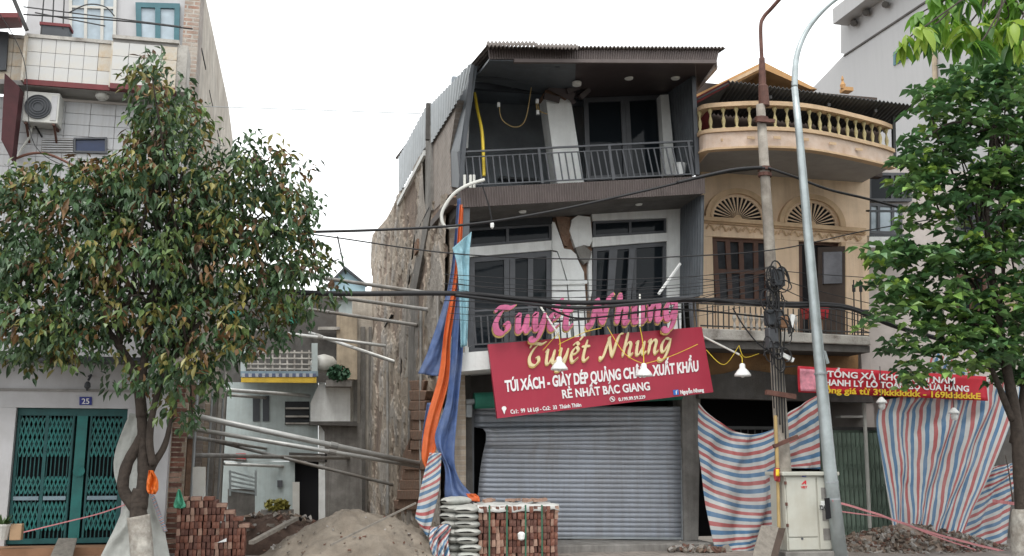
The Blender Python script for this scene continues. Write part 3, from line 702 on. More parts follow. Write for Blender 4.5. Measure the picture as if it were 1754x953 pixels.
lamp('white enamel lamp hanging in front of the middle right of the red sign', 1103, 637, 15.3, PY(1096, 505, 16.2), PY(1096, 560, 15.3), [[(1103, 624, 15.3), (1150, 610, 15.6), (1195, 590, 15.95)], [(1103, 624, 15.3), (1070, 606, 15.7), (1040, 560, 15.95)]])
lamp('white enamel lamp on a pale arm to the right of the red sign', 1272, 637, 15.3, PY(1195, 572, 16.2), PY(1267, 608, 15.3), [[(1266, 592, 15.3), (1275, 612, 15.3), (1300, 606, 15.4)], [(1266, 592, 15.3), (1240, 625, 15.5), (1210, 600, 15.9)]])

# --- hanging tarpaulin and cloth scraps at the broken corner
tp = thing('hanging_tarpaulin', 'long torn blue and orange tarpaulin hanging down the corner of the leaning house', 'tarpaulin', tuple(PY(780, 860, 16.4)))
cloth('blue_fold', [(784, 340), (770, 480), (737, 590), (716, 640)], [(791, 340), (789, 480), (775, 570), (752, 645)], m_tblue, tp, 12, 40, .05, 1.3, .5, 1, Y=16.3)
cloth('orange_fold', [(788, 350), (778, 470), (762, 560), (752, 640), (730, 720), (722, 780), (730, 805)], [(794, 352), (787, 480), (772, 580), (770, 650), (752, 720), (748, 765), (733, 808)], m_torange, tp, 12, 44, .05, 1.2, .6, 2, Y=16.2)
cloth('blue_fold', [(789, 450), (776, 560), (766, 680), (745, 750), (762, 800), (762, 850), (772, 868)], [(797, 480), (793, 600), (784, 700), (778, 780), (784, 815), (800, 838), (818, 858)], m_tblue, tp, 14, 44, .08, 1.6, .4, 3, Y=16.1)
cloth('orange_fold', [(798, 846), (802, 852), (804, 858)], [(814, 846), (821, 852), (822, 860)], m_torange, tp, 10, 8, .03, 1, .4, 4, Y=16.02)
cloth('blue_fold', [(732, 690), (724, 740), (722, 775)], [(752, 690), (750, 730), (742, 760)], m_tblue, tp, 10, 16, .05, 1, .4, 5, Y=16.35)
tag(cloth('cloth_scrap', [(775, 425), (783, 455), (787, 520), (789, 596)], [(808, 397), (804, 440), (803, 520), (800, 592)], m_lblue, None, 14, 30, .05, 1.5, .8, 6, Y=15.95), 'torn light blue cloth hanging from the balcony corner beside the tarpaulin', 'cloth')
tag(cloth('striped_scrap', [(736, 776), (722, 830), (711, 888)], [(756, 776), (752, 840), (733, 922)], tarpmat('stripe_scrap', (1.2, 6.0)), None, 14, 30, .03, 1, .3, 8, Y=15.9), 'narrow red white and blue striped plastic scrap standing by the cement bags', 'plastic sheet')
# ================================================================ LEFT HOUSE
YL, XL = 17.3, -1.92
lh = thing('tiled_house', 'grey tiled house with teal folding gate and tiled balcony behind the leafy tree', 'building', (-3.2, 17.3, 0))
def lp(name, mat, pts, Y=YL, d=.2, **k): return poly(name, mat, lh, pts, Y, d, **k)
zt = PY(100, 699, YL).z; z3 = PY(40, 168, YL).z
GX0, GX1 = PY(28, 700, YL).x, PY(219, 702, YL).x
LX = -5.2
part('wall', m_lhwall, lh, MB().mm((LX, YL, zt), (XL, YL + .25, 3.25)))
part('wall', m_lhwall, lh, MB().mm((LX, YL, 0), (GX0, YL + .25, zt - .002)))
part('wall', m_lhwall, lh, MB().mm((GX1, YL, 0), (XL, YL + .25, zt - .002)))
part('wall_ledge', m_grout, lh, MB().mm((LX, YL - .03, PY(60, 668, YL).z - .02), (XL, YL - .002, PY(60, 668, YL).z + .02)))
part('canopy_edge', m_dark, lh, MB().mm((LX, YL - .5, 3.16), (-2.35, YL + .2, 3.24)))
part('wall_backing', m_grout, lh, MB().mm((LX, YL + .012, 3.26), (XL, YL + .25, z3)))
# wall tiles of the middle storey, each its own piece
tw, th_ = .40, .2
def tilemesh(w, h, mat):
    return MB().box((0, 0, 0), (w - .008, .02, h - .008)).mesh('tile', mat)
wt = tilemesh(tw, th_, m_tile)
for j in range(40):
    z = z3 - .01 - th_ / 2 - j * th_
    if z < 4.9: break
    for i in range(9):
        x = XL - tw / 2 - i * tw
        piece('wall_tile', wt, lh, (x, YL + .002, z))
part('wall_lower_render', m_lhwall, lh, MB().mm((LX, YL - .004, 3.27), (XL, YL + .01, 4.9)))
window(lh, quadY([(126, 236), (183, 235), (183, 263), (126, 261)], YL - .05), m_frame, M('blue_glass', (.02, .035, .09), .1, var=.2, bump=0), w=.03, name='window')
lv = part('louvre_panel', m_grout, lh, MB().prism(quadY([(72, 237), (125, 237), (125, 261), (70, 259)], YL - .03), (0, .02, 0)))
for k in range(6):
    q = quadY([(72, 238 + 4 * k), (125, 238.5 + 4 * k), (125, 240 + 4 * k), (72, 239.5 + 4 * k)], YL - .055); part('louvre', m_tile, lv, MB().prism(q, (0, .03, 0)))
window(lh, quadY([(233, 240), (284, 244), (284, 252), (233, 250)], YL - .05), m_dark, m_glass, w=.02)
# balcony: slab, maroon edge, tiled parapet in three runs, coping
YP = 16.75
pb, pm = 7.80, 7.88
zb0 = PY(100, 136, YP).z; zc = PY(100, 64, YP).z
runs = [(-4.95, -4.52, YP + .22), (-4.5, PY(190, 100, YP).x, YP + .12), (PY(192, 100, YP).x, PY(298, 100, YP).x + .05, YP)]
xr = runs[2][1]
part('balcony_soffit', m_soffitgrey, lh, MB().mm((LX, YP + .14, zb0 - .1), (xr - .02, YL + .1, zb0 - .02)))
m_ptile = M('parapet_tile', (.58, .585, .58), .3, var=.1, scale=3, grime=.35, gcol=(.48, .40, .27), gscale=2.5, bump=.02)
pt = tilemesh(.235, .25, m_ptile); pts_ = tilemesh(.235, .25, m_tilerust)
for k, (a, b, y) in enumerate(runs):
    part('parapet', m_grout, lh, MB().mm((a, y + .012, zb0), (b, y + .15, zc + (.06 if k == 2 else 0))))
    part('maroon_edge', m_maroon, lh, MB().mm((a, y - .02, zb0 - .09), (b, YL - .002 if k == 9 else y + .3, zb0)))
    part('coping', m_weath, lh, MB().mm((a - .02, y - .03, zc + (.06 if k == 2 else 0)), (b + .02, y + .18, zc + .06 + (.06 if k == 2 else 0))))
    n = max(1, round((b - a) / .235)); w = (b - a) / n
    for i in range(n):
        for j in range(3):
            zz = zb0 + (zc - zb0) * (j + .5) / 3
            rust = (k == 0) or (i == n - 1 and k == 1 and j > 0) or (k == 2 and i == n - 1)
            piece('parapet_tile', pts_ if rust else pt, lh, (a + w * (i + .5), y + .003, zz), scale=(w / .235, 1, (zc - zb0) / .75))
for x in (runs[0][1], runs[1][1]):
    part('parapet_return', m_tilerust, lh, MB().mm((x - .005, YP + .0, zb0 - .06), (x + .03, YP + .3, zc)))
part('parapet_end', m_weath, lh, MB().mm((xr, YP + .01, zb0 - .05), (xr + .16, YL, zc + .05)))
cl = PY(174, 163, 17.0)
part('ceiling_lamp', m_acw, lh, MB().lathe([(.0, -.1), (.08, -.085), (.11, -.04), (.11, 0)], (cl.x, 17.05, zb0 - .1), 16), smooth=True)
# upper storey set behind the balcony
YU = 17.6
zr = 10.6
part('upper_wall', m_lhwall, lh, MB().mm((-4.75, YU, zb0), (XL, YU + .25, zr)))
window(lh, quadY([(118, -40), (200, -40), (198, 80), (118, 74)], YU - .08), m_acw, m_paleglass, bars=(.35, .7), hbars=(.45,), w=.05, name='balcony_door')
window(lh, quadY([(232, 4), (308, 6), (306, 90), (234, 84)], YU - .08), m_tealframe, m_paleglass, bars=(.5,), w=.09, name='window')
for pts in ([(75, 0), (70, 60)], [(92, 0), (90, 45)], [(110, 0), (108, 50)], [(40, 12), (310, 46)], [(60, 22), (180, 45)]):
    part('grille_wire', m_iron, lh, MB().tube([PY(x, y, 17.1) for x, y in pts], .012, 5))
part('grille_arch', m_iron, lh, MB().tube(catmull([PY(x, y, 17.1) for x, y in ((118, 22), (150, 8), (180, 12), (196, 28))], 6), .012, 5))
# cleared side wall: brick return, plaster sheets, slots
part('side_wall', m_side2, lh, MB().prism([(XL, YL + .25, 3.0), (XL, 28.5, 3.0), (XL, 28.5, 10.7), (XL, 26.0, 10.9), (XL, YU + .26, zr - .2)], (-.25, 0, 0)))
part('side_wall_base', m_side, lh, MB().mm((XL - .25, YL + .25, -.6), (XL + .01, 29.5, 3.0)))
part('brick_return', m_sidebrick, lh, MB().mm((XL - .002, YU - .05, zb0 + .1), (XL + .05, YU + .55, zr - .1)))
part('brick_return_front', M('front_brick', (.3, .2, .16), .9, var=.3, grime=.85, gcol=(.46, .42, .37), gscale=3, bump=.6, brick=(.22, .08, .014, (.34, .2, .15), (.38, .3, .25), (.46, .43, .39)), plane='xz'), lh, MB().mm((XL - .22, YU - .06, zb0 + .1), (XL + .045, YU - .002, zr - .1)))
for a, b, c, d in ((345, 82, 352, 120), (358, 155, 364, 182), (372, 225, 377, 245)):
    A, B = PX(a, b, XL), PX(c, d, XL); part('wall_slot', m_black, lh, MB().mm((XL - .05, A.y, B.z), (XL + .012, B.y, A.z)))
# torn edges, pipes and column stumps along the foot of that wall
er = random.Random(5)
for k, (x, w, mt, z1) in enumerate(((305, .10, m_side, 3.0), (318, .3, m_roughbrick, 3.1), (333, .25, m_sidebrick, 3.0), (345, .5, m_side, 2.9), (356, .4, m_conc, 3.2), (368, .6, m_weath, 3.6), (378, .6, m_conc, 4.2))):
    c = PX(x, 800, XL); o = MB()
    o.mm((XL + .012, c.y - w / 2, -.5), (XL + .06 + er.uniform(0, .1), c.y + w / 2, z1)); part('wall_remnant', mt, lh, o, bevel=.02)
for x, r in ((311, .03), (340, .025), (362, .03)):
    c = PX(x, 800, XL); part('drain_pipe', m_zinc, lh, MB().tube([(XL + .2, c.y, -.3), (XL + .2, c.y + .05, 3.2)], r, 8))
# torn vertical brick teeth where the demolished front wall was cut away
toothm = [MB().box((0, 0, 0), (.22, .1, .06)).mesh('cut_brick', mm) for mm in (m_brickA, m_brickB, m_brickC)]
for k in range(36):
    piece('cut_brick', er.choice(toothm), lh, (XL + .09 + er.uniform(-.04, .05), YL + .32 + er.uniform(-.02, .03), .15 + k * .082), (0, 0, er.uniform(-.15, .15)))
# folding gate
gate = part('folding_gate', m_tealdark, lh, MB().mm((GX0, YL + .1, zt - .12), (GX1, YL + .16, zt - .003)))
part('gate_sill', m_tealdark, gate, MB().mm((GX0, YL + .1, .32), (GX1, YL + .16, .40)))
zg0, zg1 = .4, zt - .12; gy = YL + .13
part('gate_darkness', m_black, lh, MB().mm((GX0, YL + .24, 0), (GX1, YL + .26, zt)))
GW = GX1 - GX0
cxs = [.02, .30, .54, .64, .98]
for u, w, mt in ((.02, .04, m_tealdark), (.27, .05, m_tealdark), (.585, .16, m_teal), (.97, .06, m_tealdark), (.665, .03, m_tealdark), (.505, .03, m_tealdark)):
    part('gate_stile', mt, gate, MB().mm((GX0 + GW * u - w / 2, gy - .04, zg0), (GX0 + GW * u + w / 2, gy + .03, zg1)))
nb = 26
for i in range(nb):
    u = .04 + .91 * i / (nb - 1)
    if .52 < u < .65: continue
    part('gate_bar', m_tealdark, gate, MB().mm((GX0 + GW * u - .008, gy - .015, zg0), (GX0 + GW * u + .008, gy + .012, zg1)))
for (v0, v1) in ((.66, .98), (.36, .5), (.06, .29)):
    for (ua, ub) in ((.03, .27), (.28, .5), (.67, .96)):
        mb = MB(); n = 12 if ub - ua < .25 else 14
        za, zb = zg0 + (zg1 - zg0) * v0, zg0 + (zg1 - zg0) * v1; m_ = max(1, round((zb - za) / .105))
        dx = GW * (ub - ua) / n; dz = (zb - za) / m_
        for i in range(n):
            for j in range(m_):
                x = GX0 + GW * ua + i * dx; z = za + j * dz
                a, b = (x, gy - .03, z), (x + dx, gy - .03, z + dz)
                c, d = (x, gy - .026, z + dz), (x + dx, gy - .026, z)
                if (i + j) % 2: mb.bar(a, b, .022, .006, up=(0, 1, 0))
                else: mb.bar(c, d, .022, .006, up=(0, 1, 0))
        o = part('gate_lattice', m_teal, gate, mb); o['kind'] = 'stuff'
for (ua, ub) in ((.03, .25), (.29, .49), (.68, .95)):
    part('gate_crossbar', m_bluegrey, gate, MB().mm((GX0 + GW * ua, gy - .05, zg0 + .36 * (zg1 - zg0) - .1), (GX0 + GW * ub, gy - .03, zg0 + .36 * (zg1 - zg0) - .04)))
part('gate_lock', m_teal, gate, MB().tube([PY(135, 807, gy - .1), PY(135, 807, gy)], .09, 16))
# number plate and doorway lamp
np_ = tag(MB().prism(quadY([(136, 680), (157, 680), (157, 694), (136, 694)], YL - .02), (0, .018, 0)).build('number_plate', m_number), 'small blue house number plate reading 25 above the teal gate', 'number plate')
lettering('digits', '25', np_, m_letterwhite, [(140, 682.5), (153, 682.5), (153, 692), (140, 692)], YL - .026, bold=.01, th=.005)
wl_ = thing('wall_lamp', 'small black wall lamp with bracket above the number plate', 'lamp', tuple(PY(150, 668, YL - .1)))
part('lamp_body', m_dark, wl_, MB().lathe([(.02, -.09), (.05, -.06), (.045, .0), (.02, .03)], PY(150, 657, YL - .14), 10))
part('bracket', m_dark, wl_, MB().tube(catmull([PY(152, 645, YL), PY(156, 643, YL - .1), PY(151, 652, YL - .14)], 5), .018, 6))
part('mount', m_dark, wl_, MB().tube([PY(149, 668, YL - .12), PY(149, 668, YL)], .02, 6))
# step, pot, ramp at the gate
part('step', m_terr, lh, MB().mm((LX, 16.75, .0), (-2.1, YL - .002, .3)))
part('step', m_terr, lh, MB().mm((LX, 16.4, .0), (-2.1, 16.748, .18)))
tag(MB().prism([PY(100, 922, 16.7), PY(132, 922, 16.7), PY(122, 962, 16.1), PY(82, 962, 16.1)], (0, 0, -.04)).build('ramp_plank', m_plank), 'grey plank ramp lying on the step of the teal gate', 'ramp')
tag(MB().mm(tuple(PY(15, 926, 16.6)), tuple(PY(42, 897, 16.75))).build('carton', M('carton', (.42, .28, .17), .85, var=.2), bevel=.01), 'tan carton standing on the step beside the teal gate', 'carton')
pp = thing('potted_plant', 'small green plant in a pale pot at the left end of the step', 'plant', tuple(PY(2, 925, 16.65)))
part('pot', m_acw, pp, MB().lathe([(.09, 0), (.13, .2), (.14, .2), (.14, .23)], PY(2, 925, 16.65), 14))
lb = MB(); lr = random.Random(2)
for k in range(70):
    a = lr.uniform(0, 6.28); c = PY(2, 905, 16.65); d = Vector((math.cos(a), math.sin(a), lr.uniform(.3, 1.6))).normalized() * lr.uniform(.1, .3)
    s_ = Vector((-math.sin(a), math.cos(a), 0)) * .02; lb.add([c + d * .5 - s_, c + d, c + d * .5 + s_, c + d * .2], [(0, 1, 2, 3)])
part('leaves', m_plant, pp, lb)['kind'] = 'stuff'
# air conditioner
ac = thing('air_conditioner', 'white air conditioner unit on the tiled wall under the left balcony', 'air conditioner', tuple(PY(70, 212, 17.0)))
A, B = PY(37, 208, 16.95), PY(103, 160, 16.95)
part('casing', m_acw, ac, MB().mm((A.x, 16.95, A.z), (B.x, 17.28, B.z)), bevel=.015)
c = Vector(((A.x * .58 + B.x * .42), 16.93, (A.z + B.z) / 2))
for r in (.2, .16, .12, .08): part('fan_grille', m_frame, ac, MB().tube([c + Vector((r * math.cos(t), -.005, r * math.sin(t))) for t in [i * math.pi / 12 for i in range(25)]], .008, 5, caps=False))
part('fan_opening', m_dark, ac, MB().tube([c + Vector((0, .01, 0)), c + Vector((0, .025, 0))], .21, 24))
part('side_panel', m_lhwall, ac, MB().mm((A.x * .22 + B.x * .78, 16.94, A.z + .05), (B.x - .03, 16.949, B.z - .06)))
for x in (A.x + .06, B.x - .06): part('bracket', m_rust, ac, MB().bar((x, 16.95, A.z - .02), (x, 17.3, A.z - .02), .04, .03).bar((x, 17.0, A.z - .03), (x, 17.29, A.z - .25), .03, .03))
part('hose', m_pale, ac, MB().tube(catmull([PY(55, 212, 17.15), PY(50, 235, 17.2), PY(35, 258, 17.25), PY(28, 275, 17.25)], 6), .02, 6))
part('hose', m_cable, ac, MB().tube(catmull([PY(58, 212, 17.15), PY(66, 225, 17.2), PY(72, 235, 17.27)], 6), .015, 6))
tag(MB().tube(catmull([PY(20, 275, 17.0), PY(50, 264, 17.0), PY(80, 264, 17.0), PY(118, 280, 17.0), PY(160, 305, 16.6)], 8), .022, 6).build('sagging_pipe', M('brown_pipe', (.16, .07, .05), .6), smooth=True), 'brown pipe bowing along the tiled wall below the air conditioner', 'pipe')
fb = thing('planter_box', 'black planter box with dark red rim on the tiled balcony', 'planter', tuple(PY(94, 66, 17.2)))
A, B = PY(68, 66, 17.1), PY(118, 47, 17.1)
part('box', m_dark, fb, MB().mm((A.x, 17.1, A.z), (B.x, 17.35, B.z))); part('rim', m_maroon, fb, MB().mm((A.x - .02, 17.08, B.z), (B.x + .02, 17.37, B.z + .05)))
# neighbour at the left picture edge
nh = thing('maroon_house', 'dark house with maroon wall end and eave at the left edge', 'building', (-6, 17, 0))
part('wall', m_dark, nh, MB().mm((-9, 17.0, 0), (LX - .02, 18, 7.6)))
part('wall_end', M('dark_maroon', (.06, .015, .018), .7, var=.3), nh, MB().prism([PY(8, 125, 16.7), PY(34, 150, 16.7), PY(20, 275, 16.7), PY(2, 240, 16.7)], (0, .25, 0)))
part('eave', m_maroon, nh, MB().prism([PY(-40, 30, 16.2), PY(30, 30, 16.2), PY(38, 48, 17.0), PY(-40, 52, 17.0)], (0, 0, .08)))
part('eave_wall', m_dark, nh, MB().prism(quadY([(-40, 50), (14, 55), (10, 120), (-40, 120)], 16.9), (0, .3, 0)))
part('post', m_iron, nh, MB().bar(PY(22, -5, 16.7), PY(46, 52, 16.7), .06, .06))

# ================================================================ BACK HOUSE AT THE END OF THE CLEARED PLOT
YK = 33.0
bh = thing('back_house', 'pale blue two storey house with yellow trimmed balcony at the end of the gap', 'building', (0, 33, -.6))
def kp(name, mat, pts, Y=YK, d=.3, par=None): return poly(name, mat, par or bh, pts, Y, d)
kp('wall', m_bluewall, [(340, 655), (545, 655), (545, 790), (340, 790)])
kp('wall', m_bluewall, [(340, 790.5), (505, 790.5), (505, 905), (340, 905)])
kp('white_pier', m_white, [(546, 655), (557, 655), (557, 905), (546, 905)], YK - .1)
kp('door_reveal', m_black, [(505, 791), (546, 791), (546, 905), (505, 905)], YK + .2, .1)
dd = kp('door_leaf', m_acw, [(501, 826), (513, 826), (513, 885), (501, 885)], YK - .12, .06)
kp('door_lintel', m_concdark, [(495, 775), (560, 778), (560, 792), (495, 790)], YK - .2, .2)
kp('balcony_slab', m_bluegrey, [(412, 636), (545, 636), (545, 645), (412, 645)], YK - 1.0, 1.0)
kp('yellow_trim', m_trimyel, [(413, 647), (542, 646), (542, 656), (413, 655)], YK - 1.1, .15)
for k in range(22): kp('trim_tile', M('trim_tile_%d' % (k % 2), (.1, .12, .2) if k % 2 else (.4, .42, .45), .5) if k < 2 else bpy.data.materials['trim_tile_%d' % (k % 2)], [(414 + k * 5.8, 640), (419.4 + k * 5.8, 640), (419.4 + k * 5.8, 646), (414 + k * 5.8, 646)], YK - 1.12, .1)
kp('balcony_post', m_bluewall, [(534, 588), (544, 588), (544, 636), (534, 636)], YK - 1.0, .25)
kp('balcony_post', m_bluewall, [(412, 590), (421, 590), (421, 636), (412, 636)], YK - 1.0, .25)
for v in (602, 612, 622, 630): kp('balcony_rail', m_weath, [(421, v), (534, v + 1), (534, v + 3.5), (421, v + 2.5)], YK - .95, .06)
for k in range(9): kp('balcony_bar', m_weath, [(428 + 12.5 * k, 600), (431 + 12.5 * k, 600), (431 + 12.5 * k, 636), (428 + 12.5 * k, 636)], YK - .92, .04)
kp('upper_wall', m_concdark, [(340, 500), (580, 500), (580, 655), (340, 655)], YK + .6)
kp('upper_beam', m_weath, [(545, 560), (582, 560), (582, 565), (545, 565)], YK + .2)
kp('green_panel', m_green, [(494, 540), (508, 540), (508, 556), (494, 556)], YK - .6, .1); kp('green_panel', m_green, [(394, 533), (412, 533), (412, 552), (394, 552)], YK - .6, .1)
kp('window', m_dark, [(433, 678), (445, 678), (445, 722), (433, 722)], YK - .03, .06); kp('window', m_dark, [(450, 678), (461, 678), (461, 722), (450, 722)], YK - .03, .06)
op = kp('shaded_opening', m_dim, [(488, 688), (530, 688), (530, 728), (488, 728)], YK - .02, .05)
for v in (698, 712, 724): kp('shelf', m_weath, [(489, v), (529, v), (529, v + 3), (489, v + 3)], YK - .12, .1, op)
kp('beige_wall', m_beige, [(577, 540), (612, 540), (612, 650), (577, 650)], YK + .3)
kp('low_wall', m_white, [(546, 658), (600, 664), (600, 725), (532, 725), (532, 690)], YK - .4, .3)
kp('low_concrete_wall', m_conc, [(546, 725), (620, 725), (620, 905), (558, 905), (556, 740)], YK - .2, .3)
kp('stained_sill', m_concdark, [(530, 722), (612, 722), (612, 730), (530, 728)], YK - .5, .5)
kp('concrete_corner', m_side2, [(604, 500), (680, 500), (680, 905), (560, 905), (560, 640), (604, 640)], YK + 1.2, .3)
for q_ in ((606, 540, 612), (618, 560, 626), (632, 560, 637)): kp('corner_rib', m_conc, [(q_[0], q_[1]), (q_[2], q_[1]), (q_[2], 900), (q_[0], 900)], YK + 1.05, .14)
kp('gable', M('gable_blue', (.33, .48, .55), .7, var=.1), [(565, 500), (565, 484), (591, 459), (626, 486), (626, 500)], YK + 3, .4)
kp('gable_edge', m_dark, [(560, 487), (591, 456), (630, 488), (626, 489), (591, 461), (565, 488)], YK + 2.85, .5)
kp('gable_sill', m_weath, [(558, 500), (632, 500), (632, 512), (558, 512)], YK + 2.7, .6)
kp('gable_lower_wall', m_bluewall, [(560, 512), (618, 512), (615, 538), (560, 538)], YK + 2.9, .3)
part('aerial', m_iron, bh, MB().tube([PY(592, 470, YK + 3), PY(578, 405, YK + 3)], .03, 6))
# stair and its railing at the foot
kp('stair_wall', m_conc, [(390, 838), (436, 838), (436, 905), (390, 905)], YK - 3, .3)
for k in range(5): part('stair_rail', m_galv, bh, MB().bar(PY(394, 808 + 8 * k, YK - 3), PY(438, 820 + 6.5 * k, YK - 3), .05, .05))
for x in (394, 438): part('stair_post', m_galv, bh, MB().bar(PY(x, 806, YK - 3), PY(x, 850, YK - 3), .06, .06))
kp('red_notice', m_redink, [(404, 777), (421, 777), (421, 788), (404, 788)], YK - .08, .03)
kp('meter_box', m_frame, [(475, 823), (484, 823), (484, 835), (475, 835)], YK - .1, .1)
tag(MB().lathe([(.25, 0), (.42, .05), (.42, .35), (.3, .5), (.05, .58)], PY(554, 638, YK - .4), 16).build('water_jar', m_acw, smooth=True), 'round white jar on the low wall beside the blue balcony', 'jar')
for nm, lab, cx, cyy, rx, ry, mt, nn in (('shrub', 'dark green shrub on the wall right of the blue balcony', 580, 640, 18, 14, M('shrub_dark', (.03, .09, .045), .6), 260), ('shrub', 'low yellowish shrub beside the dark back doorway', 475, 866, 22, 9, M('shrub_yellow', (.22, .2, .04), .6), 200)):
    sb = MB(); r_ = random.Random(cx)
    for k in range(nn):
        a, rr = r_.uniform(0, 6.28), math.sqrt(r_.random()); Yp = YK - .8 + r_.uniform(-.3, .3)
        c = PY(cx + rx * rr * math.cos(a), cyy + ry * rr * math.sin(a), Yp); d1 = Vector((r_.uniform(-1, 1), r_.uniform(-1, 1), r_.uniform(-1, 1))).normalized() * .1; d2 = Vector((r_.uniform(-1, 1), r_.uniform(-1, 1), r_.uniform(-1, 1))).normalized() * .06
        sb.add([c - d1, c - d2, c + d1, c + d2], [(0, 1, 2, 3)])
    rt = thing(nm, lab, 'shrub', tuple(PY(cx, cyy + ry, YK - .8)))
    part('foliage', mt, rt, sb, recalc=False)['kind'] = 'stuff'; part('stem', m_bark, rt, MB().tube([PY(cx, cyy + ry, YK - .8), PY(cx, cyy, YK - .8)], .03, 6))
    part('soil_ledge', m_conc, rt, MB().box(PY(cx, cyy + ry + 4, YK - .7), (rx * .045, .6, .2)))

# ================================================================ STEEL PROPS ACROSS THE GAP
ORD = ['topmost', 'second', 'third', 'fourth', 'fifth', 'sixth', 'seventh', 'eighth', 'ninth', 'tenth', 'eleventh', 'twelfth', 'thirteenth', 'fourteenth']
PROPS = [((400, 455), (747, 504), .05, 0), ((402, 486), (736, 531), .05, 0), ((398, 511), (714, 557), .05, 0), ((400, 560), (663, 593), .06, 1), ((425, 534), (676, 620), .06, 1),
         ((385, 668), (628, 685), .07, 1), ((390, 677), (618, 693), .055, 0), ((308, 707), (728, 797), .062, 1), ((318, 733), (728, 801), .05, 1), ((322, 748), (560, 785), .05, 0),
         ((368, 756), (674, 831), .05, 0), ((332, 780), (628, 786), .06, 0), ((385, 795), (626, 805), .06, 1), ((372, 786), (560, 798), .05, 0)]
PROPS = [(a, b, r * .85, c) for a, b, r, c in PROPS]
for k, (a, b, r, br) in enumerate(PROPS):
    t = thing('steel_prop', '%s steel prop spanning the cleared gap, %s' % ('bright' if br else 'dull grey', ORD[k] + ('' if k == 0 else ' from the top')), 'prop', tuple(PX(*a, XL + .08)), 'steel props braced across the gap')
    A, B = PX(*a, XL + .06), PX(*b, XS - .06)
    part('pipe', m_steel if br else m_steelold, t, MB().tube([A, B], r, 10), smooth=True)
    part('coupling', m_steelold, t, MB().tube([A.lerp(B, .58), A.lerp(B, .61)], r * 1.25, 10))
    for P_, s_ in ((A, -.05), (B, .05)): part('end_plate', m_steelold, t, MB().box(P_ + Vector((s_, 0, 0)), (.03, .25, .25)))
for k, (x, y0, y1) in enumerate(((750, 500, 560), (721, 530, 880), (664, 615, 880), (620, 690, 880))):
    t = tag(MB().tube([PX(x, y0, XS - .14), PX(x, y1, XS - .14)], .035, 8).build('wall_post', m_steelold), '%s upright steel post fixed against the bare party wall, counted from the tarpaulin' % ['first and shortest', 'second', 'third', 'fourth'][k], 'post', 'upright posts on the party wall')
# ================================================================ PEACH HOUSE WITH CURVED BALCONY
YY = 17.4
yh = thing('peach_house', 'peach rendered house with fan lights, curved balustrade balcony and orange gable', 'building', (9.3, 17.4, 0))
def yp(name, mat, pts, Y=YY, d=.25, par=None, **k): return poly(name, mat, par or yh, pts, Y, d, **k)
yp('wall', m_peach, [(1200, 280), (1490, 300), (1489, 418), (1200, 404)])
yp('wall', m_peach, [(1200, 404.5), (1220, 405.5), (1226, 590), (1196, 590)])
yp('wall', m_peach, [(1318, 410), (1368, 412.5), (1370, 590), (1320, 590)])
yp('wall', m_peach, [(1440, 416), (1489, 418.5), (1488, 590), (1441, 590)])
yp('wall', m_peach, [(1226.5, 520), (1317.5, 522), (1319, 590), (1227, 590)])
part('flank_wall', m_pinkwall, yh, MB().mm((11.0, YY + .26, 0), (11.2, 28, 8.6)))
part('flank_wall', m_concdark, yh, MB().mm((7.42, YY + .26, 3.9), (7.56, 28, 8.4)))
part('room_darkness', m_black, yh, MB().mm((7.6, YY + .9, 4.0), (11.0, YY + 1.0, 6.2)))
# left window of brown sashes, with panes
window(yh, quadY([(1219, 404), (1318, 409), (1318, 521), (1227, 520)], YY + .08), m_woodred, M('mottled_pane', (.04, .042, .05), .12, var=.8, scale=2.2, bump=.1, bscale=2), bars=(.27, .5, .76), hbars=(.52,), w=.1, name='casement_window')  # uneven reflections are put into the pane colour as mottled tone
dq = quadY([(1368, 412), (1441, 417), (1441, 580), (1370, 578)], YY + .1)
window(yh, dq, m_woodred, m_black, w=.07, name='balcony_door')
part('door_leaf', m_wood, yh, MB().prism([bil(dq, .45, .06) + Vector((0, .0, 0)), bil(dq, .93, .06) + Vector((0, -.25, 0)), bil(dq, .93, .98) + Vector((0, -.25, 0)), bil(dq, .45, .98)], (0, .05, 0)))
part('door_pane', M('grey_pane', (.14, .14, .16), .15, var=.3, bump=0), yh, MB().prism([bil(dq, .52, .12) + Vector((0, -.1, 0)), bil(dq, .86, .12) + Vector((0, -.25, 0)), bil(dq, .86, .45) + Vector((0, -.25, 0)), bil(dq, .52, .45) + Vector((0, -.1, 0))], (0, .05, 0)))
yp('door_surround', m_peach2, [(1441, 414), (1449, 415), (1450, 580), (1442, 580)], YY - .04, .1)
# cornice, frieze with scrolls
yp('cornice', m_peach2, [(1203, 370), (1484, 391), (1484, 398), (1203, 377)], YY - .1, .12)
yp('cornice', m_peach2, [(1203, 378), (1484, 399), (1484, 402), (1203, 381)], YY - .05, .06)
for k in range(13):
    x0 = 1210 + k * 20.6; y0 = 388 + (x0 - 1210) * .073
    if x0 > 1470: break
    part('frieze_scroll', m_peach2, yh, MB().tube(catmull([PY(x0, y0 + 4, YY - .01), PY(x0 + 5, y0 - 3, YY - .02), PY(x0 + 10, y0 + 1, YY - .02), PY(x0 + 13, y0 + 6, YY - .02), PY(x0 + 18, y0 + 1, YY - .01)], 4), .022, 5))
